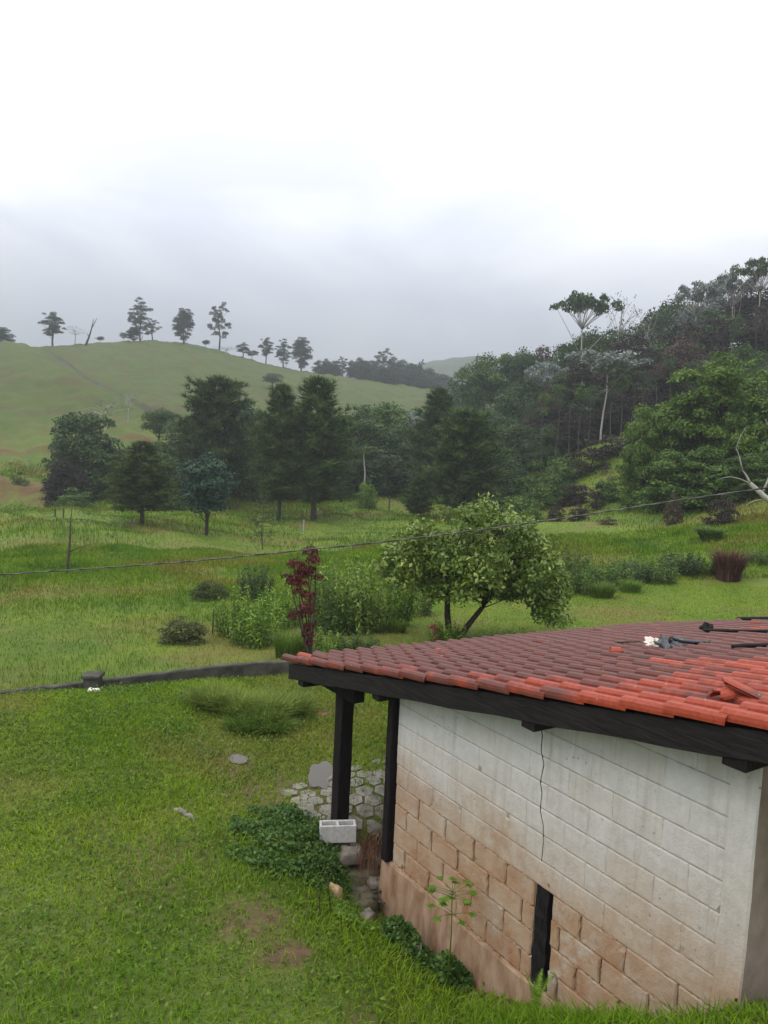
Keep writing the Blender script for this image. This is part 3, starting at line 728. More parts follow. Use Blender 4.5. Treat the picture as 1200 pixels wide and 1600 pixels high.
def rock(name, loc, s, mat, label, cat, seed=1, rot=0.0, group=None):
    r_ = random.Random(seed); n_, k_ = 14, 9; vs = []
    for j in range(k_):
        for i in range(n_):
            a = 2*math.pi*i/n_; b = math.pi*j/(k_-1)
            v_ = np.array([math.cos(a)*math.sin(b), math.sin(a)*math.sin(b), math.cos(b)])
            v_ = np.sign(v_)*np.abs(v_)**.55; v_ *= 1+.14*math.sin(3*a+seed)*math.sin(2*b+seed)+.07*math.sin(5*b+2*a)+r_.uniform(-.07, .07)
            x, y = v_[0]*s[0], v_[1]*s[1]; c_, s_ = math.cos(rot), math.sin(rot); vs.append((x*c_-y*s_, x*s_+y*c_, v_[2]*s[2]))
    fs = [(j*n_+i, (j+1)*n_+i, (j+1)*n_+(i+1) % n_, j*n_+(i+1) % n_) for j in range(k_-1) for i in range(n_)]
    o = link(name, np_mesh(name, vs, fs), mat); o.location = [float(a) for a in loc]; tag(o, label, cat, group); return o
M['stone'] = simple('damp_stone', (.08, .07, .055), (.24, .21, .18), 6, .8, .3, .7)
M['mossy'] = simple('mossy_rubble', (.035, .045, .018), (.15, .12, .09), 5, .9, .2, .8, bd=.04)
def onwall(px, py, off): q = hit(px, py, off); return q
rock('concrete_chunk', P(550, 1337, 7.72), (.13, .09, .085), M['stone'], 'broken pale concrete chunk under the porch edge below the hollow block', 'concrete chunk', 4, .3)
rock('brick_piece', P(521, 1400, 7.1), (.09, .05, .11), simple('pale_brick', (.34, .22, .13), (.48, .34, .22), 10, .9), 'pale tan brick fragment poking out of the weeds', 'brick', 8, -.4)
rock('block_ledge', P(524, 1345, 7.92), (.19, .10, .20), M['mossy'], 'dark mossy footing right under the hollow concrete block', 'footing', 61, .1)
rock('soil_ledge', P(548, 1372, 7.75), (.34, .20, .17), M['mossy'], 'mossy clump of rubble and earth under the porch edge', 'rubble', 14, .2)
rock('soil_ledge', P(560, 1415, 7.3), (.22, .14, .12), M['mossy'], 'dark earth clod with roots between the brick fragment and the wall foot', 'rubble', 21, .7)
rock('clay_lump', Pz(505, 1118, -4.36), (.09, .07, .05), simple('clay', (.10, .05, .03), (.2, .1, .06), 9), 'brown clay lump alone on the lawn beyond the corner post', 'clay lump', 31)
rock('brick_piece', Pz(337, 1102, -4.36), (.12, .08, .06), simple('red_brick', (.16, .05, .03), (.28, .10, .06), 9), 'dark red brick bit in the grass clump near the low wall', 'brick', 33)
for i, (px, py, Y, s, lab) in enumerate(((590, 1380, 7.5, .10, 'small grey stone wedged at the wall foot below the dry fronds'), (573, 1432, 6.95, .09, 'flat grey stone lying between the clod and the wall foot'), (650, 1478, 6.45, .07, 'small stone in the gutter along the wall'))):
    rock('stone', P(px, py, Y), (s, s*.7, s*.5), M['stone'], lab, 'stone', 40+i, i*.9, 'stones at the wall foot')
# planks / roots debris
mb = MB(); q0 = P(570, 1405, 7.3)
for (a, b) in (((540, 1408, 7.4), (595, 1392, 7.35)), ((548, 1415, 7.3), (590, 1402, 7.25)), ((560, 1400, 7.5), (600, 1412, 7.2))):
    mb.tube([P(*a)-q0, (P(*a)+P(*b))/2-q0+np.array([0, 0, .02]), P(*b)-q0], [.018, .02, .012], 6)
o = mb.build('driftwood', M['bark'], None, True); o.location = [float(a) for a in q0]; tag(o, 'small heap of grey sticks at the wall corner foot', 'sticks')
q = Pz(290, 1272, -4.28); mb = MB(); mb.tube([(-.20, .14, -.03), (-.08, .07, .0), (.05, -.03, .0), (.17, -.14, -.03)], [.02, .035, .032, .02], 8)
o = mb.build('log_piece', M['stone'], None, True); o.location = [float(a) for a in q]; tag(o, 'short grey bit of wood half sunk in the middle of the lawn', 'wood piece')
# flagstones
M['flag'] = simple('flagstone', (.075, .068, .045), (.24, .22, .185), 9, .45, .4, .6)
mb = MB(); rf = random.Random(9); R0 = .125
for i in range(-2, 16):
    for j in range(-1, 14):
        uu = 3.95+i*R0*1.78*.5*2*.98; vv = .05+j*R0*1.55+.0; uu += (R0*.88 if j % 2 else 0)
        if uu > 5.75 or uu < 3.75 or vv > 2.8: continue
        if rf.random() < .05+.45*max(0, uu-5.1): continue
        z_ = h1(*H(uu, vv)[:2]); ring = []; rr_ = R0*rf.uniform(.84, .95); z_ += rf.uniform(.006, .014); uu += rf.uniform(-.02, .02); vv += rf.uniform(-.02, .02)
        for k in range(6):
            a = math.pi/3*k+math.pi/6+rf.uniform(-.2, .2); rj = rr_*rf.uniform(.90, 1.06); q = H(uu+rj*math.cos(a), vv+rj*math.sin(a)); ring.append((q[0], q[1]))
        oz = rf.uniform(.008, .018); hh_ = [h1(x, y)+oz for x, y in ring]; vs = [(x, y, a_) for (x, y), a_ in zip(ring, hh_)]+[(x, y, a_-.06) for (x, y), a_ in zip(ring, hh_)]
        mb.add(vs, [(5, 4, 3, 2, 1, 0)]+[(k, (k+1) % 6, 6+(k+1) % 6, 6+k) for k in range(6)])
o = mb.build('paving', M['flag']); tag(o, kind='structure')
# puddles
m_, t_, o_ = mat_new('puddle_water'); g = G(t_)
b = g.bsdf((.07, .06, .045), .10, .35, g.bump(g.noise(25, 3, .5, g.pos()), .08, .01), o_); M['water'] = m_
def puddle(px, py, z, ru, rv, seed, tw=.0):
    q = Pz(px, py, z); r_ = random.Random(seed); n_ = 28; zz = max(h1(q[0]+dx, q[1]+dy) for dx in (-ru*.4, ru*.4) for dy in (-rv*.4, rv*.4))+.014
    vs = [(q[0], q[1], zz)]
    for i in range(n_):
        a = 2*math.pi*i/n_; k = 1+.14*math.sin(2*a+seed)+.07*math.sin(5*a+seed*2)+r_.uniform(-.05, .05); x = math.cos(a)*ru*k; y = math.sin(a)*rv*k
        vs.append((q[0]+x*math.cos(tw)-y*math.sin(tw), q[1]+x*math.sin(tw)+y*math.cos(tw), zz))
    me = bpy.data.meshes.new('puddle'); me.from_pydata(vs, [], [(0, i+1, (i+1) % n_+1) for i in range(n_)]); o = link('puddle', me, M['water']); tag(o, kind='structure')
    return (q[0], q[1], ru, rv)
PUD = [puddle(503, 1215, -4.31, .16, .42, 1, .1), puddle(372, 1184, -4.31, .13, .15, 3), puddle(480, 1275, -4.30, .12, .10, 5)]

# low retaining wall, its pier and the white bucket
M['oldconc'] = simple('old_mossy_concrete', (.022, .023, .017), (.095, .09, .075), 4, .9, .2, .7, 8)
lw = empty('low_garden_wall', Pz(250, 1066, -4.36)); tag(lw, 'low mossy grey concrete wall along the far edge of the lawn, left of the roof', 'garden wall')
lo = np.array(lw.location)
base_ = 0
base = [Pz(-420, 1124, -4.36), Pz(-100, 1096, -4.36), Pz(30, 1084, -4.36), Pz(137, 1077, -4.37), Pz(250, 1068, -4.38), Pz(345, 1061, -4.38), Pz(470, 1050, -4.40), Pz(560, 1045, -4.42)]
hts = [.05, .05, .06, .12, .18, .24, .23, .20]
for b_ in base: b_[2] = h1(b_[0], b_[1])
mb = MB(); vs = []; rwl = random.Random(2)
dense = []
for i in range(len(base)-1):
    for t in np.linspace(0, 1, 9)[:-1]: dense.append((base[i]*(1-t)+base[i+1]*t, hts[i]*(1-t)+hts[i+1]*t))
dense.append((base[-1], hts[-1]))
for p, hh in dense:
    e = rwl.uniform(-.008, .008)
    for dy, dz in ((0, -.5), (0, hh-.02+e), (.012, hh+e), (.12, hh+e), (.13, hh-.02), (.13, -.9)): vs.append(p+np.array([rwl.uniform(-.004, .004), dy+rwl.uniform(-.004, .004), dz])-lo)
fs = [(i*6+j, (i+1)*6+j, (i+1)*6+j+1, i*6+j+1) for i in range(len(dense)-1) for j in range(5)]
mb.add(vs, fs); mb.build('wall_run', M['oldconc'], lw)
pq = Pz(143, 1078, -4.37)
mb = MB(); mb.box(pq-lo+np.array([-.12, -.06, -.4]), (.24, 0, 0), (0, .24, 0), (0, 0, .60)); o = mb.build('pier', M['oldconc'], lw); bevel(o, .012)
mb = MB(); mb.box(pq-lo+np.array([-.15, -.09, .201]), (.30, 0, 0), (0, .30, 0), (0, 0, .06)); o = mb.build('pier_cap', M['oldconc'], lw); bevel(o, .015)
M['white'] = simple('white_plastic_sack', (.60, .58, .52), (.78, .76, .70), 8, .5, .3, .5)
q = Pz(150, 1077, -4.33)
rock('white_sack', q+np.array([0.02, -.16, .0]), (.10, .07, .065), M['white'], 'small white sack on the lawn against the wall pier', 'sack', 51)
# grass-grown rubble mound in the lawn corner is built with the plants

# ------------------------------------------------------------ overhead cable
M['cable'] = simple('cable_sheath', (.015, .015, .013), (.13, .135, .11), 3, .6, .3, .3, stretch=(3, 3, 3))
cp = [(-500, 925), (-200, 911), (0, 898), (150, 888), (300, 877), (450, 862), (600, 847), (750, 828), (850, 814), (950, 799), (1050, 783), (1200, 762), (1400, 731), (1800, 664)]
pts = []
for a, b in zip(cp[:-1], cp[1:]):
    for t in np.linspace(0, 1, 14)[:-1]: pts.append(P(a[0]+(b[0]-a[0])*t, a[1]+(b[1]-a[1])*t, 11.5-(a[0]+(b[0]-a[0])*t)/1200*1.2))
pts = np.array(pts)
for _ in range(12): pts[1:-1] = (pts[:-2]+2*pts[1:-1]+pts[2:])/4
q0 = pts[len(pts)//2].copy(); mb = MB()
for s_ in (0, 1):
    pp = []
    for i, p in enumerate(pts):
        a = i*.9+s_*math.pi; pp.append(p-q0+np.array([0, math.cos(a), math.sin(a)])*.0065)
    mb.tube(pp, [.0080 if s_ else .0065]*len(pp), 5, s_)
o = mb.build('overhead_cable', M['cable'], None, True); o.location = [float(a) for a in q0]; tag(o, 'twisted two-strand cable sagging across the garden in front of the trees', 'cable')

# ------------------------------------------------------------ foliage generators
def rot_rand(n, rng): v_ = rng.normal(size=(n, 3)); return v_/np.linalg.norm(v_, axis=1, keepdims=True)
def leaves_mesh(name, c, nrm, size, aspect, rng, droop=0.0, tint=None):
    """c (N,3) centres, nrm preferred facing; diamond leaves"""
    n = len(c); size = np.broadcast_to(size, n)*rng.uniform(.65, 1.35, n)
    nn = nrm+rng.normal(size=(n, 3))*.55; nn /= np.linalg.norm(nn, axis=1, keepdims=True)+1e-9
    a = rot_rand(n, rng); a[:, 2] -= droop; a = a-nn*np.sum(a*nn, 1)[:, None]; a /= np.linalg.norm(a, axis=1, keepdims=True)+1e-9
    b = np.cross(nn, a)
    v0 = c-a*(size*.5)[:, None]; v2 = c+a*(size*.5)[:, None]
    w_ = (size*aspect*.5)[:, None]; fold = nn*(size*.08)[:, None]
    v1 = c+b*w_+fold; v3 = c-b*w_+fold
    vs = np.stack([v0, v1, v2, v3], 1).reshape(-1, 3); fs = np.arange(n*4).reshape(n, 4)
    t_ = rng.uniform(0, 1, n) if tint is None else tint
    return vs, fs, np.repeat(t_, 4)
def clumps_to_leaves(cl, per, size, aspect, rng, droop=0.2, up=.5, flat=.75):
    """cl: list of (centre, radius); leaves mostly in the outer shell of every clump"""
    cs, ns, tt = [], [], []
    for c, r_ in cl:
        n = max(6, int(per*(r_*r_)))
        d = rot_rand(n, rng); d[:, 2] = np.where(d[:, 2] < -.35, -d[:, 2]*.6, d[:, 2])
        rad = r_*rng.uniform(.35, 1.0, n)**.45; p = d*rad[:, None]; p[:, 2] *= flat
        p += rng.normal(size=(n, 3))*r_*.10
        cs.append(np.asarray(c)+p); q = d.copy(); q[:, 2] += up; ns.append(q/np.linalg.norm(q, axis=1, keepdims=True)); tt.append(np.clip(rng.uniform(0, 1, n)*.8+rng.uniform(-.15, .25), 0, 1))
    return leaves_mesh('l', np.concatenate(cs), np.concatenate(ns), size, aspect, rng, droop, np.concatenate(tt))
def wood_mesh(name, trunk_pts, trunk_r, limbs, n=7):
    mb = MB(); mb.tube(trunk_pts, trunk_r, n)
    for pts_, r_ in limbs: mb.tube(pts_, r_, 5)
    return mb.mesh(name, True)
def limb(a, b, r0, r1, rng, k=4, bend=.12):
    a = np.asarray(a, float); b = np.asarray(b, float); L_ = np.linalg.norm(b-a); pts_ = []
    off = rng.normal(size=3)*L_*bend
    for i in range(k+1):
        t = i/k; p = a*(1-t)+b*t+off*math.sin(math.pi*t)*.6; p[2] += L_*.08*math.sin(math.pi*t); pts_.append(p)
    return pts_, [r0+(r1-r0)*i/k for i in range(k+1)]
def broad_proto(name, seed, Ht, base, rx, nclump, cr_, per, leaf, aspect=.5, trunk_r=.2, leafmat=None, barkmat=None, ry=None, hollow=.0, trunks=1, dome=1.0, droop=.2, spread=.9, lowz=None, flat=.75):
    """crown from height base to Ht, half width rx; returns (wood mesh, leaf mesh, Ht, rx)"""
    rng = np.random.default_rng(seed); cz_ = (Ht+base)/2; hz_ = (Ht-base)/2; ry = ry or rx
    cl = []; tries = 0
    while len(cl) < nclump and tries < 5000:
        tries += 1
        d = rng.normal(size=3); d /= np.linalg.norm(d); k = rng.uniform(0, 1)**(1/3.)
        if k < hollow: continue
        p = d*k; r_ = cr_*rng.uniform(.65, 1.35)
        wz = (1-abs(p[2])*(.15 if p[2] < 0 else .0))
        q = np.array([p[0]*(rx-r_*.6)*wz, p[1]*(ry-r_*.6)*wz, cz_+p[2]*(hz_-r_*.6)])
        if dome != 1.0 and p[2] < 0: q[:2] *= dome
        cl.append((q, r_))
    vs, fs, tt = clumps_to_leaves(cl, per, leaf, aspect, rng, droop, flat=flat)
    lm = np_mesh(name+'_crown', vs, fs, {'tint': tt}); lm.materials.append(leafmat)
    limbs = []; tk = []
    for t_ in range(trunks):
        ofs = np.array([rng.uniform(-.3, .3), rng.uniform(-.3, .3), 0])*(trunks > 1)*rx*.25
        topz = max(base, 0)+(Ht-max(base, 0))*.65; tp = [ofs*(.6)+np.array([0, 0, -.6])]+[ofs*(1+1.5*i/5)+np.array([math.sin(i*1.1+seed)*.03*Ht*(i/5), math.cos(i*1.3+seed)*.03*Ht*(i/5), topz*i/5]) for i in range(0, 6)]
        tr = [trunk_r*1.35]+[trunk_r*(1.15-.8*i/5) for i in range(6)]; tk.append((tp, tr))
    for i, (c, r_) in enumerate(cl):
        if i % 2 and nclump > 30: continue
        tp, tr = tk[i % len(tk)]; z_ = max(.05*Ht, base*.55, min(c[2]-abs(c[0])*.5, tp[-1][2]*.95)); k = min(len(tp)-1, 1+int(max(0, z_)/tp[-1][2]*5)); a = tp[k]
        limbs.append(limb(a, c, tr[k]*.5, .02*Ht/10, rng))
    for tp, tr in tk[1:]: limbs.append((tp, tr))
    wm_ = wood_mesh(name+'_trunk', tk[0][0], tk[0][1], limbs); wm_.materials.append(barkmat or M['bark'])
    return dict(w=wm_, l=lm, H=Ht, R=rx*.87)
def pine_proto(name, seed, Ht, base, rx, leafmat, n_wh=30, sparse=1.0, trunk_r=.2, needle=.45, prof_=None, npt=9):
    rng = np.random.default_rng(seed); limbs = []; A0, A1, W0, TT = [], [], [], []
    prof_ = prof_ or (lambda t: (min(1, (t+.08)/.22))**.6*(1-t)**.62)
    for i in range(n_wh):
        t = (i+rng.uniform(-.3, .3))/n_wh; t = min(max(t, 0), .99); z_ = base+(Ht-base)*t; L_ = rx*prof_(t)*rng.uniform(.55, 1.18)
        nb = int(rng.integers(4, 7)*sparse)+1; a0 = rng.uniform(0, 6.28)
        for k in range(nb):
            a = a0+k*2*math.pi/nb+rng.uniform(-.3, .3); Lb = max(.25, L_*rng.uniform(.6, 1.12))
            rise = .25+.75*t; s0 = np.array([0, 0, z_]); e = s0+np.array([math.cos(a)*Lb, math.sin(a)*Lb, Lb*rise*.55-.05*Lb]); mid = (s0+e)/2+np.array([0, 0, -Lb*.10])
            limbs.append(([s0, mid, e], [.012+.012*Lb, .015+.004*Lb, .008]))
            nt_ = max(3, int(Lb*npt*(.5+.5*sparse)))
            for j in range(nt_):
                f = .3+.7*(j+rng.uniform(0, 1))/nt_; f = min(f, 1.02); p = (1-f)**2*s0+2*(1-f)*f*mid+f*f*e+rng.normal(size=3)*.10*Lb*.6
                dr = (e-mid); dr /= np.linalg.norm(dr); m_ = 9
                d = rot_rand(m_, rng)*.85+dr*.65+np.array([0, 0, .55]); d /= np.linalg.norm(d, axis=1, keepdims=True)
                A0.append(np.repeat(p[None], m_, 0)); A1.append(p+d*needle*rng.uniform(.6, 1.15, (m_, 1))); tt = rng.uniform(0, .7)+.25*rng.uniform(0, 1, m_); TT.append(np.clip(tt+(.15 if f > .85 else 0), 0, 1))
    A0 = np.concatenate(A0); A1 = np.concatenate(A1); TT = np.concatenate(TT); d = A1-A0; s_ = np.cross(d, rot_rand(len(d), rng)); s_ /= np.linalg.norm(s_, axis=1, keepdims=True)+1e-9
    wdt = needle*.11; n = len(A0)
    vs = np.stack([A0-s_*wdt*.5, A0+s_*wdt*.5, A1], 1).reshape(-1, 3); fs = np.arange(n*3).reshape(n, 3)
    lm = np_mesh(name+'_crown', vs, fs, {'tint': np.repeat(TT, 3)}); lm.materials.append(leafmat)
    tp = [np.array([math.sin(i*.9+seed)*.05, math.cos(i*1.2+seed)*.05, -.6+(Ht+.2)*i/8]) for i in range(9)]; tr = [trunk_r*(1-.9*i/8) for i in range(9)]
    wm_ = wood_mesh(name+'_trunk', tp, tr, limbs); wm_.materials.append(M['bark'])
    return dict(w=wm_, l=lm, H=Ht, R=rx)
def plant(proto, name, px, Y, top, wpx, label, cat='tree', group=None, leafmat=None, rz_=None, base_z=None, sink=0.0, parts=('trunk', 'crown')):
    """stand a tree at pixel column px and distance Y, its top at pixel row `top`, crown wpx pixels wide"""
    x = ray(px, 650)[0]*Y; z0 = (h1(x, Y) if base_z is None else base_z)-sink
    for _ in range(3): x = P(px, hz(px)-z0/Y*F*.5, Y)[0]
    zt = P(px, top, Y)[2]; Hh = max(.3, zt-z0); sxy = (wpx/2/F*Y*1.0)/proto['R']; sz = Hh/proto['H']
    r_ = empty(name, (x, Y, z0), random.uniform(0, 6.28) if rz_ is None else rz_); r_.scale = (sxy, sxy, sz)
    tag(r_, label, cat, group)
    wo_ = link(parts[0], proto['w'], None, r_); lo_ = link(parts[1], proto['l'], None, r_)
    if leafmat:
        lo_.material_slots[0].link = 'OBJECT'; lo_.material_slots[0].material = leafmat
    return r_

# ------------------------------------------------------------ prototypes
PB = [broad_proto('broadleaf%d' % i, 20+i, 12, 2.6+.5*(i % 3), 4.2, 34, 1.45, 105, .34, .55, .20, M['dark'], M['darkbark']) for i in range(4)]
PL = [broad_proto('lowleaf%d' % i, 40+i, 10, -4.0, 4.2, 80, 1.25, 120, .34, .55, .18, M['dark'], M['darkbark'], flat=.95) for i in range(4)]
PC = [broad_proto('column%d' % i, 60+i, 12, .8, 2.5, 34, .95, 170, .30, .5, .14, M['plum'], M['darkbark']) for i in range(2)]
PU = [broad_proto('umbrella%d' % i, 80+i, 12, 8.6, 4.6, 26, .85, 120, .42, .5, .10, M['silver'], M['palebark'], dome=.75) for i in range(2)]
PU2 = [broad_proto('flattop%d' % i, 85+i, 12, 9.9, 4.6, 30, .60, 200, .36, .5, .14, M['silver'], M['palebark'], hollow=.3) for i in range(2)]
PBare = [broad_proto('bare%d' % i, 95+i, 10, 4.0, 3.4, 60, .6, 14, .22, .4, .11, M['brown'], M['palebark']) for i in range(2)]
PE = [broad_proto('eucalyptus%d' % i, 110+i, 16, .6+1.4*(i % 2), 3.0, (80, 54, 60, 48)[i], (.80, .70, .60, .58)[i], 330, .36, .35, .20, M['euca'], M['bark'], hollow=.25, flat=1.25) for i in range(4)]
PS = [broad_proto('shrub%d' % i, 130+i, 2.4, -1.5, 1.5, 46, .45, 420, .16, .5, .05, M['mid'], M['darkbark']) for i in range(3)]
PN = [pine_proto('pine0', 150, 12, 2.0, 3.0, M['pine'], 34, needle=.6, npt=8, prof_=lambda t: min(1, (t+.12)/.25)**.5*(1-t**1.8)**.75+.05), pine_proto('pine1', 151, 12, 2.0, 2.9, M['pine'], 32, needle=.6, prof_=lambda t: min(1, (t+.1)/.3)**.5*(1-t**1.5)**.8+.05), pine_proto('pine2', 152, 12, 1.6, 3.2, M['pine'], 32, needle=.65, npt=8, prof_=lambda t: min(1, (t+.3)/.5)**.7*(1-t**2.6)**.7+.08)]
PYP = pine_proto('young_pine', 153, 5, .9, 1.6, M['pine2'], 12, .55, .06, .30, npt=5)

# ------------------------------------------------------------ trees on the left hill crest
ORD = ['first', 'second', 'third', 'fourth', 'fifth', 'sixth', 'seventh', 'eighth', 'ninth', 'tenth', 'eleventh', 'twelfth', 'thirteenth', 'fourteenth', 'fifteenth', 'sixteenth', 'seventeenth']
def crest_Y(px, y0=200, y1=400):
    Ys = np.arange(y0, y1, 3.); xs_ = ray(px, 560)[0]*Ys; return float(Ys[np.argmax(hgt(xs_, Ys)/Ys)])
g_ = 'eucalyptus trees on the hill crest'
for i, (px, Y, top, wpx, k, lab) in enumerate((
    (3, 250, 510, 34, 0, 'hazy crest tree cut by the left edge of the picture'),
    (82, 260, 483, 36, 1, 'umbrella-topped eucalyptus left of the round bare bush on the crest'),
    (218, 283, 463, 36, 2, 'tallest slim eucalyptus on the crest with open tufted crown'),
    (208, 280, 510, 22, 0, 'short dark eucalyptus at the left foot of the tallest one'),
    (237, 283, 497, 24, 3, 'medium dark eucalyptus just right of the tallest one'),
    (286, 290, 480, 32, 0, 'full dark eucalyptus standing alone midway along the crest'),
    (341, 300, 470, 34, 3, 'slim gappy eucalyptus right of the full dark one'),
    (414, 318, 524, 22, 1, 'narrow eucalyptus, left of the group of three'),
    (441, 324, 528, 28, 2, 'middle eucalyptus of the group of three'),
    (469, 330, 525, 30, 0, 'broad eucalyptus, right of the group of three'))):
    plant(PE[k], 'eucalyptus_tree', px, crest_Y(px), top, wpx, lab, 'tree', g_, sink=.1)
for px, Y, top, wpx, pr, mt, lab in (
    (117, 264, 508, 38, PBare[0], M['brown'], 'round half-bare tree on the crest beside the dead leaning trunk'),
    (352, 270, 540, 40, PBare[1], M['brown'], 'thin half-bare tree below the crest line under the slim eucalyptus'),
    (192, 280, 519, 11, PB[0], M['euca'], 'tiny bush on the crest left of the eucalyptus pair'),
    (156, 275, 525, 14, PB[1], M['euca'], 'tiny bush on the crest just right of the dead trunk'),
    (320, 297, 530, 12, PB[2], M['euca'], 'tiny bush on the crest between two eucalyptus trees'),
    (378, 312, 534, 22, PE[1], M['euca'], 'small feathery tree left of the narrow eucalyptus'),
    (392, 314, 545, 18, PB[3], M['euca'], 'low round bush right of the small feathery tree'),
    (425, 222, 582, 34, PB[1], M['dark'], 'lone dark bush on the open slope below the crest')):
    plant(pr, 'hill_tree', px, crest_Y(px) if px not in (352, 425) else Y, top, wpx, lab, 'tree' if wpx > 15 else 'bush', 'small trees on the left hill', mt, sink=.1)
far_l = [(497, 345, 562, 20), (508, 345, 560, 16), (520, 350, 561, 24), (533, 352, 556, 16), (547, 355, 562, 18), (562, 360, 558, 26), (578, 360, 560, 30), (597, 362, 543, 26), (612, 364, 556, 30), (630, 366, 562, 34), (648, 366, 566, 34), (655, 380, 560, 10), (668, 366, 574, 34), (690, 360, 584, 34), (570, 345, 566, 26), (600, 350, 572, 34), (635, 352, 578, 34), (662, 350, 588, 30)]
words = ['first', 'second', 'third', 'fourth', 'fifth', 'sixth', 'seventh', 'eighth', 'ninth', 'tenth', 'eleventh', 'twelfth', 'thirteenth', 'fourteenth', 'fifteenth', 'sixteenth', 'seventeenth', 'eighteenth', 'nineteenth', 'twentieth']
for i, (px, Y, top, wpx) in enumerate(far_l):
    plant([PL[i % 4], PE[i % 4]][i in (3, 7, 11)], 'hill_tree', px, crest_Y(px, 300, 420)+(4 if i < 14 else -10), top, wpx*1.2, '%s tree from the left in the hazy wood at the low crest end' % words[i] if i < 14 else '%s tree from the left in the front row of the hazy crest wood' % words[i-14], 'tree', 'far wood at the end of the crest', M['euca'], sink=.5)
# dead leaning trunk
x = P(133, 558, 250)[0]; z0 = h1(x, 250); mb = MB(); q0 = np.array([x, 250, z0])
mb.tube([(0, 0, -.5), (.5, 0, 1.2), (1.2, 0, 3.0), (2.0, .1, 5.8), (2.6, .2, 8.8)], [.5, .38, .32, .2, .08], 6)
mb.tube([(2.0, .1, 5.8), (2.9, 0, 7.4), (3.8, 0, 9.2)], [.18, .12, .05], 5); mb.tube([(0, 0, -.3), (-1.4, 0, .7), (-2., 0, .8)], [.3, .2, .1], 5); mb.tube([(1.2, 0, 3.0), (.4, 0, 4.4)], [.14, .04], 5)
o = mb.build('dead_tree', M['darkbark'], None, True); o.location = [float(a) for a in q0]; tag(o, 'leaning bare dead trunk on the hill crest', 'dead tree')

# bare shrubby trees lower on the hill, above the left grove
for px, Y, top, wpx, pr, mt, lab in (
    (165, 118, 622, 70, PBare[0], M['brown'], 'wide leafless bush above the dark round tree on the left'),
    (200, 125, 608, 26, PBare[1], M['dark'], 'little flat-topped tree beside the farm track'),
    (248, 105, 632, 60, PB[2], M['mid'], 'soft green bushy tree behind the big left pine'),
    (30, 86, 736, 30, PS[0], M['mid'], 'low green bush on the red earth bank')):
    plant(pr, 'hill_tree', px, Y, top, wpx, lab, 'tree', 'small trees on the left hill', mt, sink=.2)

# ------------------------------------------------------------ grove in the middle
gp = 'pines of the middle grove'
for px, Y, top, wpx, k, lab in (
    (338, 78, 592, 156, 2, 'broad dark pine with a domed top at the left of the grove'),
    (437, 68, 600, 108, 1, 'slim pine left of the tallest dark pine'),
    (491, 67, 590, 150, 0, 'tallest dark full pine in the centre of the grove'),
    (682, 80, 606, 110, 1, 'dark round-topped pine right of the centre gap'),
    (728, 64, 640, 140, 2, 'wide drooping pine directly behind the leafy yard tree'),
    (222, 57, 690, 120, 0, 'scruffy brownish pine beside the blue-green tree'),
    (655, 64, 745, 62, 1, 'short bushy pine low between the clearing and the wide pine')):
    plant(PN[k], 'pine_tree', px, Y, top, wpx, lab, 'pine', gp, M['pine2'] if px in (222,) else None)
plant(PYP, 'pine_tree', 412, 48, 748, 66, 'thin young pine with sparse branches in front of the grove', 'pine', gp)
blue = broad_proto('bluetree', 171, 6, 1.0, 1.9, 60, .60, 300, .22, .5, .07, M['blue'], M['darkbark'], trunks=3, dome=.9)
plant(blue, 'bluish_tree', 325, 54, 703, 88, 'blue-green rounded tree on several thin trunks', 'tree')
dk = broad_proto('darktree', 172, 7, -1.4, 3.4, 90, .85, 240, .26, .5, .14, M['dark'], M['darkbark'])
plant(dk, 'dark_round_tree', 133, 82, 640, 118, 'large dark round broadleaf tree at the left of the grove', 'tree')
thin = broad_proto('thintree', 173, 12, 7.0, 2.6, 22, .9, 130, .30, .5, .10, M['dark'], M['palebark'])
plant(thin, 'slim_tree', 569, 80, 650, 70, 'slim tree with a pale bare trunk beside the clearing', 'tree')
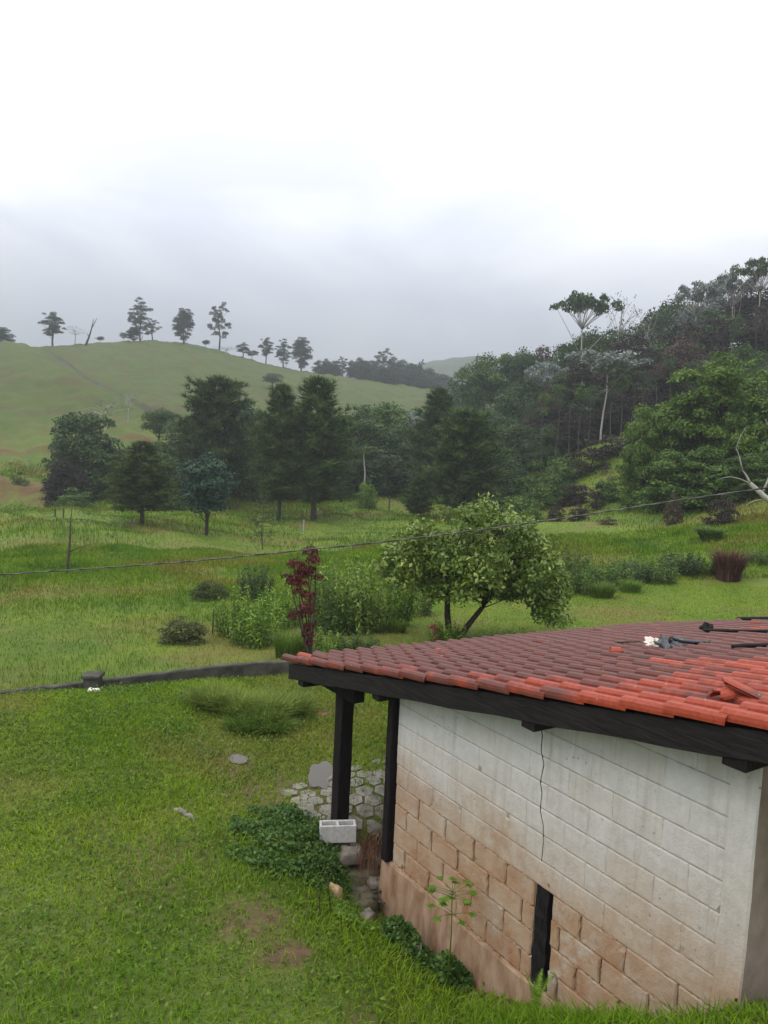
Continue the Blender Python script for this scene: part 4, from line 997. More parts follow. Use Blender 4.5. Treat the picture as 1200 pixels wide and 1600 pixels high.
# the wood behind the grove: countable crowns
gb = 'dark trees of the wood behind the pines'
back = [(262, 92, 690, 70, 1, 'mid', 'green crown tucked between the left pine and the dark round tree'),
        (300, 96, 650, 80, 2, 'dark', 'dark crown behind the left pine'),
        (385, 95, 628, 80, 3, 'dark', 'dark crown between the left pine and the slim pine'),
        (400, 84, 660, 70, 0, 'mid', 'greener crown low between the left pine and the slim pine'),
        (455, 100, 640, 84, 1, 'dark', 'dark crown behind the slim pine'),
        (535, 92, 640, 80, 2, 'dark', 'dark crown right behind the tallest pine'),
        (596, 98, 622, 84, 3, 'mid', 'olive crown standing above the clearing'),
        (560, 102, 632, 70, 1, 'dark', 'crown left of the olive crown above the clearing'),
        (628, 92, 660, 84, 0, 'dark', 'dense dark crown at the right of the clearing'),
        (590, 86, 690, 90, 2, 'dark', 'low dark crown at the back of the clearing'),
        (645, 118, 640, 60, 1, 'silver', 'pale grey crown behind the round-topped pine'),
        (700, 120, 650, 54, 3, 'brown', 'brownish column-like crown right of the round-topped pine'),
        (755, 100, 640, 84, 0, 'dark', 'dark crown rising behind the wide drooping pine'),
        (360, 88, 700, 80, 2, 'dark', 'low dark crown in the shade between the blue-green tree and the pines'),
        (430, 88, 710, 84, 3, 'dark', 'low dark crown behind the trunk of the slim pine'),
        (520, 84, 715, 74, 0, 'dark', 'low dark crown right of the tallest pine trunk'),
        (700, 84, 715, 80, 1, 'dark', 'low dark crown between the two right pines'),
        (180, 84, 700, 70, 3, 'dark', 'low dark crown right of the dark round tree'),
        (100, 78, 715, 50, 1, 'plum', 'shaded purplish crown under the dark round tree'),
        (300, 84, 705, 80, 0, 'dark', 'low dark crown left of the blue-green tree'),
        (245, 86, 695, 60, 1, 'mid', 'low green crown right of the scruffy pine'),
        (475, 90, 690, 80, 2, 'dark', 'low dark crown between the slim pine and the tallest pine'),
        (555, 92, 690, 70, 3, 'dark', 'low dark crown left of the slim pale trunk'),
        (660, 96, 680, 90, 0, 'dark', 'low dark crown behind the round-topped pine'),
        (745, 84, 700, 80, 2, 'dark', 'low dark crown behind the wide drooping pine'),
        (785, 82, 712, 60, 3, 'dark', 'low dark crown right of the wide drooping pine')]
for px, Y, top, wpx, k, mt, lab in back: plant(PL[k], 'woodland_tree', px, Y, top, wpx*1.3, lab, 'tree', gb, M[mt], sink=.3)
plant(PS[1], 'pale_shrub', 575, 76, 745, 34, 'pale leafy shrub at the back of the clearing', 'shrub', leafmat=M['weed'])
plant(PS[2], 'pale_shrub', 270, 76, 748, 60, 'yellowish green shrub between the scruffy pine and the blue-green tree', 'shrub', leafmat=M['mid'])
plant(PS[0], 'pale_shrub', 118, 74, 762, 60, 'reedy pale shrub at the foot of the dark round tree', 'shrub', leafmat=M['mid'])

# ------------------------------------------------------------ forest on the right hillside
gf = 'forest trees on the right hillside'
forest = [
    # px, Y, top, width, proto, material, label
    (735, 128, 562, 60, PB[0], 'mid', 'green tree at the left tip of the hillside forest'),
    (705, 150, 598, 44, PB[1], 'silver', 'grey hazy tree just beyond the left tip of the forest'),
    (690, 170, 615, 40, PB[2], 'euca', 'small hazy tree in the valley gap'),
    (770, 128, 545, 66, PB[1], 'mid', 'green rounded tree second along the forest edge line'),
    (805, 126, 533, 60, PB[2], 'dark', 'dark tree third along the forest skyline'),
    (838, 130, 525, 60, PB[3], 'brown', 'brown-topped tree on the lower skyline of the forest'),
    (790, 105, 600, 66, PB[3], 'dark', 'dark tree in the lower left of the forest'),
    (825, 108, 575, 70, PB[0], 'dark', 'dark tree left of the pale umbrella tree'),
    (868, 122, 530, 66, PB[1], 'dark', 'dark tree under the tall open tree on the skyline'),
    (905, 124, 500, 70, PB[2], 'mid', 'bright green crown under the tall open tree'),
    (950, 122, 498, 84, PB[3], 'mid', 'wide green crown below the leafless skyline tree'),
    (1000, 120, 505, 80, PB[0], 'dark', 'dark green crown right of the wide green crown'),
    (1045, 112, 515, 80, PB[1], 'dark', 'dark crown in the middle of the upper forest'),
    (1035, 122, 448, 74, PB[2], 'dark', 'dark round crown standing up on the skyline, left of the silver trees'),
    (1082, 118, 440, 66, PB[3], 'silver', 'silvery crown on the skyline'),
    (1120, 118, 436, 60, PB[0], 'brown', 'brown vine-hung crown on the skyline'),
    (1160, 116, 442, 70, PC[0], 'plum', 'dark purplish column tree near the right skyline'),
    (1195, 114, 436, 70, PC[1], 'plum', 'dark purplish column tree cut by the right edge, high on the slope'),
    (1240, 112, 440, 90, PB[1], 'dark', 'dark crown beyond the right edge of the slope'),
    (1100, 104, 478, 70, PC[0], 'dark', 'dark green column below the silvery crown'),
    (1140, 100, 492, 70, PC[1], 'plum', 'dark vine-covered column right of centre in the upper forest'),
    (1180, 98, 500, 70, PC[0], 'plum', 'dark vine-covered column against the right edge'),
    (1065, 98, 520, 66, PB[2], 'brown', 'brownish crown above the big bushy tree'),
    (1150, 92, 530, 60, PB[3], 'mid', 'green crown peeping over the top of the big bushy tree'),
    (1010, 100, 548, 60, PC[1], 'plum', 'dark purplish column in the shaded middle of the forest'),
    (975, 98, 560, 56, PC[0], 'dark', 'dark green column right of the pale umbrella trunk'),
    (910, 98, 560, 56, PC[1], 'plum', 'dark purplish column left of the pale umbrella trunk'),
    (878, 96, 580, 56, PC[0], 'dark', 'narrow dark column at the lower centre of the forest'),
    (850, 94, 600, 50, PB[1], 'brown', 'tan dry crown in the lower centre of the forest'),
    (855, 84, 660, 60, PB[0], 'dark', 'dark low tree at the lower forest edge'),
    (815, 88, 655, 66, PB[2], 'dark', 'dark low tree left along the lower forest edge'),
    (775, 92, 640, 66, PB[3], 'dark', 'dark low tree beside the wide drooping pine'),
    (895, 82, 645, 50, PC[1], 'plum', 'purplish low column at the lower forest edge'),
    (935, 84, 640, 44, PC[0], 'plum', 'purplish low column beside the pale trunk'),
    (965, 84, 632, 50, PC[1], 'plum', 'purplish low column right of the pale trunk'),
    (1000, 84, 610, 56, PB[1], 'plum', 'purplish crown at the left shoulder of the big bushy tree'),
    (1040, 86, 570, 70, PC[0], 'plum', 'tall purplish column rising behind the big bushy tree'),
    (1085, 88, 560, 70, PC[1], 'dark', 'dark column directly behind the big bushy tree'),
    (1190, 84, 560, 70, PB[2], 'dark', 'dark crown cut by the right edge behind the big bushy tree'),
    (925, 92, 600, 50, PC[0], 'dark', 'narrow green column directly behind the pale umbrella trunk'),
    (955, 90, 608, 50, PC[1], 'plum', 'narrow purplish column just right of the pale umbrella trunk'),
    (985, 92, 590, 50, PC[0], 'plum', 'narrow purplish column in the shaded gap left of the big bushy tree'),
    (1015, 90, 590, 50, PC[1], 'dark', 'narrow green column touching the bushy tree shoulder'),
    (895, 100, 560, 50, PC[1], 'plum', 'purplish column in the dark middle of the forest, left side'),
    (940, 104, 548, 60, PC[0], 'plum', 'purplish column under the pale umbrella crown'),
    (865, 90, 620, 50, PC[1], 'plum', 'purplish column above the lower forest edge, leftmost of its kind'),
    (980, 108, 520, 60, PC[0], 'plum', 'purplish column high in the dark middle of the forest'),
    (1060, 104, 500, 60, PC[1], 'plum', 'purplish column high above the big bushy tree'),
    (1210, 100, 470, 80, PC[0], 'plum', 'purplish column half outside the right edge'),
]
slender = [broad_proto('slender%d' % i, 190+i, 12, 8.2, 1.9, 16, .62, 170, .26, .5, .085, M['dark'], M['greybark']) for i in range(3)]
for i, (px, Y, top, wpx, mt) in enumerate(((868, 78, 600, 26, 'dark'), (888, 80, 585, 28, 'plum'), (903, 78, 592, 24, 'mid'), (918, 76, 604, 22, 'dark'), (952, 77, 592, 26, 'dark'), (968, 79, 578, 26, 'mid'), (984, 80, 585, 24, 'plum'), (1001, 78, 575, 24, 'dark'), (1020, 82, 560, 28, 'brown'), (845, 82, 612, 26, 'mid'), (826, 84, 622, 24, 'dark'), (1040, 84, 545, 26, 'dark'), (1072, 88, 515, 28, 'brown'), (1104, 92, 490, 28, 'plum'), (1136, 94, 478, 28, 'dark'), (1168, 94, 472, 28, 'brown'), (1190, 92, 480, 28, 'plum'))):
    plant(slender[i % 3], 'slender_tree', px, Y, top, wpx, 'slender bare-stemmed tree along the dark forest face, %s from the left' % ORD[i], 'tree', 'slender trees on the forest face', M[mt], sink=.3)
for px, Y, top, wpx, pr, mt, lab in forest: plant(PL[PB.index(pr)] if pr in PB and Y < 116 else pr, 'forest_tree', px, Y, top, wpx*1.2, lab, 'tree', gf, M[mt], sink=.6)
gu = 'pale umbrella trees in the forest'
for px, Y, top, wpx, k, mt, lab in (
    (938, 80, 540, 130, 0, 'silver', 'pale umbrella-shaped tree with a tall white trunk in front of the forest'),
    (902, 118, 456, 104, 1, 'dark', 'open flat-topped tree standing tallest at the left of the skyline'),
    (1075, 112, 440, 84, 0, 'silver', 'silver-leaved umbrella tree on the upper skyline'),
    (1130, 112, 425, 74, 1, 'silver', 'silver-leaved umbrella tree right of the other on the skyline'),
    (1172, 108, 398, 84, 0, 'dark', 'open flat-topped tree at the highest point of the skyline'),
    (1215, 108, 396, 76, 1, 'dark', 'open flat-topped tree cut by the right edge of the skyline'),
    (845, 100, 560, 60, 1, 'silver', 'small pale umbrella crown on the forest flank')):
    plant((PU2 if Y > 105 else PU)[k], 'umbrella_tree', px, Y, top, wpx, lab, 'tree', gu, M[mt], sink=.5)
plant(PBare[0], 'bare_tree', 958, 118, 442, 62, 'leafless pale tree on the skyline beside the open flat-topped tree', 'tree', leafmat=M['brown'])
plant(PBare[1], 'bare_tree', 1000, 120, 470, 50, 'small leafless tree on the skyline right of the taller leafless one', 'tree', leafmat=M['brown'])
mango = broad_proto('mango', 180, 12, -3., 5.4, 200, .85, 250, .34, .42, .3, M['bright'], M['darkbark'], droop=1.0, flat=.8)
mango2 = broad_proto('mango2', 181, 8, -3.5, 4.2, 150, .72, 300, .32, .42, .2, M['bright'], M['darkbark'], droop=1.0, flat=.8)
plant(mango, 'bushy_tree', 1120, 54, 540, 190, 'big dense bright green tree with layered drooping foliage', 'tree', 'big bushy trees on the slope')
plant(mango2, 'bushy_tree', 1040, 55, 610, 140, 'medium bushy green tree at the left flank of the biggest one', 'tree', 'big bushy trees on the slope')
plant(mango2, 'bushy_tree', 1012, 53, 655, 80, 'small bushy green tree at the left end of the bushy trees', 'tree', 'big bushy trees on the slope', rz_=2)
plant(mango2, 'bushy_tree', 1190, 50, 600, 130, 'bushy green tree cut by the right edge', 'tree', 'big bushy trees on the slope', rz_=1)
plant(mango2, 'bushy_tree', 1090, 49, 690, 150, 'low spreading green growth in front of the biggest bushy tree', 'tree', 'big bushy trees on the slope', rz_=4, leafmat=M['mid'])
plant(mango2, 'bushy_tree', 1175, 47, 700, 120, 'low spreading green growth near the pale leaning branch', 'tree', 'big bushy trees on the slope', rz_=5, leafmat=M['mid'])
# shrubs below the forest
gs = 'shrubs on the right slope'
for px, Y, top, wpx, k, mt, lab in (
    (840, 66, 722, 60, 0, 'mid', 'green shrub below the left of the forest'),
    (885, 68, 708, 50, 1, 'mid', 'green shrub left of the reddish-brown thicket'),
    (800, 66, 745, 60, 2, 'dark', 'dark shrub beside the wide pine at the slope foot'),
    (868, 62, 745, 60, 2, 'mid', 'spreading green shrub in front of the forest edge'),
    (925, 68, 690, 60, 0, 'plum', 'reddish-brown thicket below the pale trunk'),
    (955, 70, 680, 50, 1, 'plum', 'brown thicket at the foot of the pale trunk'),
    (900, 60, 752, 40, 1, 'plum', 'small brown shrub left of the reddish saplings'),
    (935, 56, 760, 24, 0, 'plum', 'dark upright sapling on the grassy slope'),
    (873, 52, 788, 20, 1, 'plum', 'small dark reddish shrub furthest left on the slope'),
    (907, 50, 790, 26, 2, 'plum', 'dark red sapling next to the cable line'),
    (955, 46, 812, 24, 0, 'brown', 'small brown bush below the dark upright sapling'),
    (1130, 40, 772, 40, 1, 'plum', 'wispy dark bush below the bushy trees'),
    (1055, 45, 775, 22, 2, 'brown', 'tiny brown bush midway along the slope'),
    (820, 54, 770, 60, 1, 'mid', 'low green shrub behind the yard tree, on its right'),
    (960, 58, 745, 50, 2, 'mid', 'green shrub left of the bushy trees'),
    (1030, 50, 750, 60, 0, 'mid', 'green shrub under the bushy trees')):
    plant(PS[k], 'shrub', px, Y, top-4, wpx*1.25, lab, 'shrub', gs, M[mt], parts=('stem', 'foliage'))

# pale leaning branch at the right edge
br = empty('leaning_tree', P(1290, 880, 24)); tag(br, 'pale grey leaning bare trunk entering at the right edge', 'tree')
bo = np.array(br.location); bz = h1(bo[0], bo[1])-bo[2]; mb = MB()
mb.tube([np.array([.9, .3, bz-.3]), P(1290, 850, 24)-bo, P(1235, 810, 24)-bo, P(1200, 781, 24)-bo, P(1172, 755, 24)-bo], [.20, .16, .115, .09, .06], 8)
mb.build('trunk', M['palebark'], br, True)
rb = np.random.default_rng(5)
for (a, b, r0) in (((1174, 757), (1140, 745), .03), ((1172, 755), (1160, 735), .045), ((1160, 735), (1150, 700), .025), ((1190, 772), (1210, 700), .04), ((1200, 781), (1165, 790), .02), ((1140, 745), (1115, 752), .012), ((1150, 700), (1165, 668), .014), ((1210, 700), (1196, 655), .02)):
    mb = MB(); p, r_ = limb(P(*a, 24)-bo, P(*b, 24)-bo, r0, r0*.35, rb, 4, .08); mb.tube(p, r_, 5); mb.build('branch', M['palebark'], br, True)
cl = [(P(px, py, 24)-bo, .45) for px, py in ((1115, 757), (1128, 748), (1196, 700), (1165, 690), (1190, 655), (1175, 705))]
vs, fs, tt = clumps_to_leaves(cl, 160, .16, .5, rb); lm = np_mesh('foliage', vs, fs, {'tint': tt}); link('foliage', lm, M['mid'], br)

# ------------------------------------------------------------ dead sapling and stakes in the field
q = P(104, 908, 30); x, y = q[0], q[1]; z0 = h1(x, y); q0 = np.array([x, y, z0]); mb = MB()
def rel(px, py, Y=30): return P(px, py, Y)-q0
mb.tube([np.array([0, 0, -.2]), rel(106, 880), rel(109, 850), rel(110, 820), rel(113, 790)], [.06, .055, .045, .03, .01], 6)
mb.tube([rel(109, 862), rel(120, 857), rel(135, 852), rel(150, 849)], [.03, .02, .016, .008], 5); mb.tube([rel(112, 835), rel(120, 828), rel(125, 824)], [.014, .01, .005], 4); mb.tube([rel(146, 850), rel(148, 838), rel(146, 828)], [.008, .006, .004], 4)
o = mb.build('dead_sapling', M['bark'], None, True); o.location = [float(a) for a in q0]; tag(o, 'thin bare dead sapling standing in the field on the left', 'sapling')
for px, py, top, Y, mt, lab, nm in ((332, 985, 952, 19, 'bark', 'short brown stake left of the weed thicket', 'stake'), (474, 822, 812, 58, 'palebark', 'tiny white stake in the clearing by the tallest pine', 'stake'), (608, 790, 772, 72, 'bark', 'small dark stake far back in the clearing', 'stake'),
                         (86, 810, 795, 62, 'bark', 'left of two short dark stumps at the red bank foot', 'stake'), (99, 812, 794, 62, 'bark', 'right of two short dark stumps at the red bank foot', 'stake')):
    q = P(px, py, Y); z0 = h1(q[0], q[1]); hh = P(px, top, Y)[2]-z0; mb = MB(); w_ = .0016*Y
    mb.beam((0, 0, -.1), (.02, 0, max(.15, hh)), w_, w_, up=(0, 1, 0), seg=3, wob=.1); o = mb.build(nm, M[mt]); o.location = (float(q[0]), float(q[1]), z0); tag(o, lab, 'stake', 'stakes in the field')

# ------------------------------------------------------------ the yard tree
def yard_tree():
    rng = np.random.default_rng(300); Y = 18.0
    bx = P(712, 1003, Y); z0 = h1(bx[0], bx[1]); r_ = empty('yard_tree', (bx[0], bx[1], z0)); tag(r_, 'leafy wide-crowned tree on two forked trunks behind the roof', 'tree')
    b0 = np.array([bx[0], bx[1], z0])
    def q(px, py, dy=0): return P(px, py+6, Y+dy)-b0
    limbs = []
    t1 = [q(705, 1012), q(702, 985), q(699, 955), q(699, 925), q(695, 890), q(690, 850)]
    t2 = [q(708, 1008), q(718, 990), q(732, 970), q(752, 945), q(775, 905, .2), q(790, 870, .3)]
    wm_ = wood_mesh('trunk', t1, [.10, .085, .075, .065, .05, .03], [(t2, [.095, .08, .07, .06, .045, .03])]); link('trunk', wm_, M['darkbark'], r_)
    outline = []
    # clump centres in pixels with depth offset
    base = [(612, 872), (600, 890), (625, 850), (645, 840), (640, 875), (660, 825), (665, 860), (675, 895), (690, 830), (700, 860), (705, 890), (715, 840), (735, 820), (745, 850), (740, 885), (760, 810), (775, 835), (770, 870), (790, 815), (800, 850), (805, 885), (820, 835), (830, 860), (835, 895), (850, 850), (855, 880), (860, 915), (872, 895), (868, 940), (855, 955), (870, 965), (845, 925), (825, 920), (630, 900), (655, 915), (650, 890), (685, 915), (720, 910), (790, 905), (620, 905), (880, 920), (757, 795), (700, 925), (730, 925), (755, 920), (780, 925), (830, 915), (840, 935), (812, 905), (742, 905), (752, 880), (730, 900), (765, 895), (720, 880), (775, 915), (745, 830), (750, 862), (715, 935), (672, 930), (800, 925), (655, 842), (735, 800), (815, 822), (845, 868), (690, 880), (725, 865), (785, 890), (643, 858)]
    cl = []
    for px, py in base:
        for k in range(3 if py < 900 else 2):
            dy = rng.uniform(-1.7, 1.7)*(1-abs(px-745)/220); cl.append((q(px+rng.uniform(-6, 6), py+rng.uniform(-6, 6), dy), rng.uniform(.24, .42)))
    for i, (c, rr_) in enumerate(cl):
        t = t1 if c[0]+b0[0] < q(735, 900)[0]+b0[0] else t2; k = 5 if abs(c[0]+b0[0]-t[4][0]-b0[0]) > .9 else int(rng.integers(3, 6)); p, rd_ = limb(t[k], c, .016, .004, rng, 4, .12)
        limbs.append((p, rd_))
    mb = MB()
    for p, rd_ in limbs: mb.tube(p, rd_, 4)
    mb.build('branches', M['darkbark'], r_, True)
    vs, fs, tt = clumps_to_leaves(cl, 1050, .118, .5, rng, .5, up=.3, flat=.85)
    # long leafy shoots sticking up out of the crown
    cs, ns, t2_ = [], [], []
    for px, py, L_ in ((690, 815, .5), (757, 800, .55), (762, 792, .45), (735, 805, .35), (655, 828, .4), (800, 812, .4), (830, 838, .35), (605, 862, .35), (850, 845, .3), (720, 820, .3), (870, 868, .3), (598, 880, .3), (640, 834, .3), (775, 800, .4), (868, 975, -.3), (857, 968, -.3), (882, 935, -.25)):
        s0 = q(px, py, rng.uniform(-.5, .5)); d = np.array([rng.uniform(-.35, .35), rng.uniform(-.2, .2), 1.0])*L_
        for k in range(16):
            f = k/16; cs.append(s0+d*f+rng.normal(size=3)*.05); ns.append(rot_rand(1, rng)[0]); t2_.append(rng.uniform(.7, 1))
    v2, f2, tt2 = leaves_mesh('s', np.array(cs), np.array(ns), .12, .42, rng, 0, np.array(t2_))
    vs = np.concatenate([vs, v2]); fs = np.concatenate([fs, f2+len(tt)]); tt = np.concatenate([tt, tt2])
    link('crown', np_mesh('crown', vs, fs, {'tint': tt}), M['yard'], r_)
yard_tree()

# ------------------------------------------------------------ weeds, bushes, tall grass
def tuft_mesh(name, n, Hh, R_, wdt, rng, lean=.5, tmul=1.0, segs=3):
    """a clump of arching blades"""
    vs = []; fs = []; tt = []
    for i in range(n):
        a = rng.uniform(0, 6.28); r0 = R_*rng.uniform(0, 1)**.6; bx, by = math.cos(a)*r0, math.sin(a)*r0; a2 = a+rng.normal()*.6; L_ = Hh*rng.uniform(.6, 1.1); ln = lean*rng.uniform(.3, 1.2); tn = rng.uniform(0, 1)*tmul; w_ = wdt*rng.uniform(.7, 1.3)
        sx, sy = -math.sin(a2)*w_*.5, math.cos(a2)*w_*.5; k0 = len(vs)
        for s in range(segs+1):
            t = s/segs; x = bx+math.cos(a2)*ln*L_*t*t; y = by+math.sin(a2)*ln*L_*t*t; z = L_*(t-.28*ln*t*t); f = (1-t**1.5)
            vs.append((x-sx*f, y-sy*f, z)); vs.append((x+sx*f, y+sy*f, z)); tt += [tn, tn]
        for s in range(segs): fs.append((k0+2*s, k0+2*s+1, k0+2*s+3, k0+2*s+2))
    return np_mesh(name, vs, fs, {'tint': tt})
def weed_mesh(name, n, Hh, R_, leaf, rng, aspect=.32):
    """upright leafy stems"""
    cs, ns, tt = [], [], []; mb = MB()
    for i in range(n):
        a = rng.uniform(0, 6.28); r0 = R_*rng.uniform(0, 1)**.5; b = np.array([math.cos(a)*r0, math.sin(a)*r0, 0]); L_ = Hh*rng.uniform(.5, 1.1)*(1-.35*(r0/R_)**2); d = np.array([math.cos(a)*.22*r0/R_+rng.normal()*.08, math.sin(a)*.22*r0/R_+rng.normal()*.08, 1])*L_
        mb.tube([b, b+d*.5, b+d], [leaf*.05, leaf*.04, leaf*.02], 3, .2); m_ = int(L_/leaf*4.2); tn = rng.uniform(-.15, .2)
        for k in range(m_):
            f = .12+.88*k/m_; aa = k*2.4+rng.uniform(-.4, .4); rr_ = leaf*.55*(1.15-.6*f)
            cs.append(b+d*f+np.array([math.cos(aa)*rr_, math.sin(aa)*rr_, 0])); ns.append((math.cos(aa)*.4, math.sin(aa)*.4, .9)); tt.append(np.clip(rng.uniform(0, .75)+tn+.2*f, 0, 1))
    vs, fs, t2 = leaves_mesh('w', np.array(cs), np.array(ns), leaf, aspect, rng, .2, np.array(tt))
    lm = np_mesh(name, vs, fs, {'tint': t2}); return lm, mb.mesh(name+'_stems', False)
rw = np.random.default_rng(400)
WE = [weed_mesh('weed%d' % i, 60, 1.5, .8, .17, rw) for i in range(3)]
def weeds(px, py, Y, hpx, wpx, i, mat, label, cat='weeds', group='tall weeds behind the roof', name='weed_clump'):
    q = P(px, py, Y); z0 = h1(q[0], q[1]); r_ = empty(name, (q[0], q[1], z0-.05), i*1.3); s = wpx/2/F*Y/.8; r_.scale = (s, s, (hpx/F*Y)/1.5); tag(r_, label, cat, group)
    link('foliage', WE[i % 3][0], None, r_); lo_ = r_.children[0]
    if not lo_.data.materials: lo_.data.materials.append(M['weed'])
    lo_.material_slots[0].link = 'OBJECT'; lo_.material_slots[0].material = M[mat]
    s_ = link('stems', WE[i % 3][1], M['bark'], r_)
for i, (px, py, Y, hpx, wpx, mt, lab) in enumerate((
    (372, 985, 19, 85, 70, 'weed', 'tall pale-green weeds at the left of the thicket'),
    (405, 1000, 18, 88, 80, 'weed', 'leafy weeds in front at the left of the thicket'),
    (398, 945, 24, 64, 50, 'dark', 'darker rounded weed bush at the back left of the thicket'),
    (440, 975, 20, 80, 60, 'weed', 'weeds just left of the red-leaved shrub'),
    (525, 985, 19, 95, 80, 'mid', 'deep green weeds right of the red-leaved shrub'),
    (565, 985, 19, 105, 80, 'tallw', 'taller weeds between the red-leaved shrub and the yard tree'),
    (605, 980, 20, 95, 70, 'weed', 'green weeds under the left of the yard tree'),
    (545, 950, 23, 95, 80, 'tallw', 'feathery weeds at the back of the thicket'),
    (510, 940, 24, 70, 60, 'weed', 'pale weeds behind the red-leaved shrub'),
    (640, 965, 22, 70, 60, 'mid', 'low green weeds beneath the yard tree crown'),
    (905, 925, 25, 60, 60, 'mid', 'green bush at the right of the yard tree'),
    (950, 928, 26, 50, 60, 'mid', 'leafy bush in the hedge beyond the back lawn'),
    (985, 922, 27, 42, 60, 'dark', 'dark bush in the hedge beyond the back lawn'),
    (1020, 920, 27, 42, 60, 'mid', 'round bush right of the dark one in the hedge'),
    (1060, 916, 28, 40, 60, 'dark', 'dark low bush left of the purple grass'),
    (1090, 912, 28, 34, 50, 'mid', 'small bush touching the purple grass'),
    (890, 905, 30, 50, 60, 'mid', 'bush at the back of the hedge by the yard tree'),
    (1185, 905, 29, 24, 40, 'mid', 'low green bush right of the purple grass'),
    (500, 1010, 16.5, 40, 60, 'weed', 'low weeds close behind the roof corner'),
    (560, 1008, 16.5, 30, 60, 'mid', 'low weeds close behind the roof edge'),
    (700, 1010, 17.6, 42, 50, 'weed', 'grassy weeds round the foot of the yard tree'))):
    weeds(px, py, Y, hpx, wpx, i, mt, lab)
def tuft(px, py, Y, hpx, wpx, n, mat, label, cat, name, wd=.02, lean=.5, seed=1, group=None, segs=3):
    q = P(px, py, Y); z0 = h1(q[0], q[1]); rng = np.random.default_rng(seed)
    me = tuft_mesh(name, n, hpx/F*Y, wpx/2/F*Y*.55, wd, rng, lean, segs=segs); o = link(name, me, M[mat]); o.location = (q[0], q[1], z0-.03); tag(o, label, cat, group); return o
tuft(1137, 914, 27, 56, 66, 900, 'purple', 'dark purple ornamental grass clump at the lawn edge', 'ornamental grass', 'purple_grass', .035, .55, 2)
plant(PS[1], 'wiry_bush', 285, 18, 962, 74, 'dark wiry rounded bush alone in the field', 'bush', leafmat=M['olive'], parts=('stem', 'foliage'))
plant(PS[2], 'wiry_bush', 330, 24, 905, 56, 'dark green bush at the back left of the weed thicket', 'bush', leafmat=M['olive'], parts=('stem', 'foliage'))
tuft(450, 1020, 16, 50, 70, 700, 'tall', 'long bright grass clump left of the roof corner', 'grass clump', 'grass_clump', .02, .6, 5, 'tall grass clumps')
tuft(940, 935, 24, 30, 60, 700, 'tall', 'bright yellow-green grass clump at the edge of the back lawn', 'grass clump', 'grass_clump', .03, .7, 6, 'tall grass clumps')
tuft(985, 925, 25, 24, 50, 500, 'tall', 'smaller grass clump right of the bright one at the lawn edge', 'grass clump', 'grass_clump', .03, .7, 7, 'tall grass clumps')
tuft(620, 985, 19, 24, 50, 500, 'tall', 'grass clump between the weeds and the yard tree', 'grass clump', 'grass_clump', .02, .6, 8, 'tall grass clumps')
tuft(1108, 862, 34, 26, 50, 600, 'mid', 'small palm-like plant above the purple grass', 'plant', 'palm_like_plant', .08, .95, 9)
gm = 'grass clumps on the lawn corner mound'
for i, (px, py, h_, w_, lab) in enumerate(((330, 1110, 34, 60, 'left end clump of the grassy mound with a dark hollow'), (370, 1100, 36, 70, 'middle clump of the grassy mound'), (415, 1092, 38, 80, 'tallest clump of the grassy mound'), (455, 1085, 34, 60, 'right end clump of the grassy mound'), (385, 1128, 24, 70, 'bright clump in front of the grassy mound'), (425, 1122, 24, 60, 'bright clump in front, nearest the roof corner'))):
    tuft(px, py, 11.7-.15*(i % 3) if i < 4 else 11.0, h_*1.25, w_*1.5, 700, 'tall' if i > 3 else 'moundg', lab, 'grass clump', 'grass_clump', .016, 1.1, 30+i, gm)
# red-leaved shrub
def red_shrub():
    rng = np.random.default_rng(500); Y = 15.5; b = P(485, 1022, Y); z0 = h1(b[0], b[1]); b0 = np.array([b[0], b[1], z0]); r_ = empty('red_shrub', b0); tag(r_, 'tall thin shrub with dark red leaves behind the roof corner', 'shrub')
    def q(px, py): return P(px, py, Y)-b0
    mb = MB(); tips = [(478, 870), (460, 890), (490, 880), (465, 905), (478, 940), (470, 960), (486, 950), (480, 985), (493, 868), (452, 900), (474, 975)]
    for t in tips: p, rr_ = limb(np.array([0, 0, -.1]), q(*t), .022, .006, rng, 5, .05); mb.tube(p, rr_, 5)
    mb.build('stem', M['bark'], r_, True)
    cl = [(q(px, py)+rng.normal(size=3)*.05, r0) for px, py, r0 in ((478, 868, .14), (462, 885, .15), (488, 878, .13), (455, 900, .13), (470, 900, .17), (485, 893, .12), (478, 915, .11), (497, 872, .09), (480, 945, .14), (472, 960, .14), (486, 965, .12), (476, 978, .10), (487, 1000, .09), (482, 930, .13), (470, 925, .12), (478, 900, .15), (463, 912, .13), (483, 985, .12), (492, 905, .10), (450, 905, .08))]
    vs, fs, tt = clumps_to_leaves([(c_, r_*1.3) for c_, r_ in cl], 6500, .075, .30, rng, .8, up=.2); link('foliage', np_mesh('foliage', vs, fs, {'tint': tt}), M['red'], r_)
red_shrub()
# small pink-leaved plant by the yard tree trunk
q = P(680, 985, 17.5); rng = np.random.default_rng(7)
vs, fs, tt = clumps_to_leaves([(np.array([0, 0, .35]), .16), (np.array([.05, 0, .12]), .1)], 2200, .11, .25, rng, 0); M['pink'] = foliage('pinkish_leaves', (.14, .03, .03), (.28, .09, .07), (.36, .2, .12))
r_ = empty('pink_plant', (q[0], q[1], h1(q[0], q[1]))); tag(r_, 'small pinkish red leaved plant left of the yard tree trunks', 'plant'); link('foliage', np_mesh('foliage', vs, fs, {'tint': tt}), M['pink'], r_)
mb = MB(); mb.tube([(0, 0, -.05), (0, 0, .35)], [.012, .006], 4); mb.build('stem', M['bark'], r_)

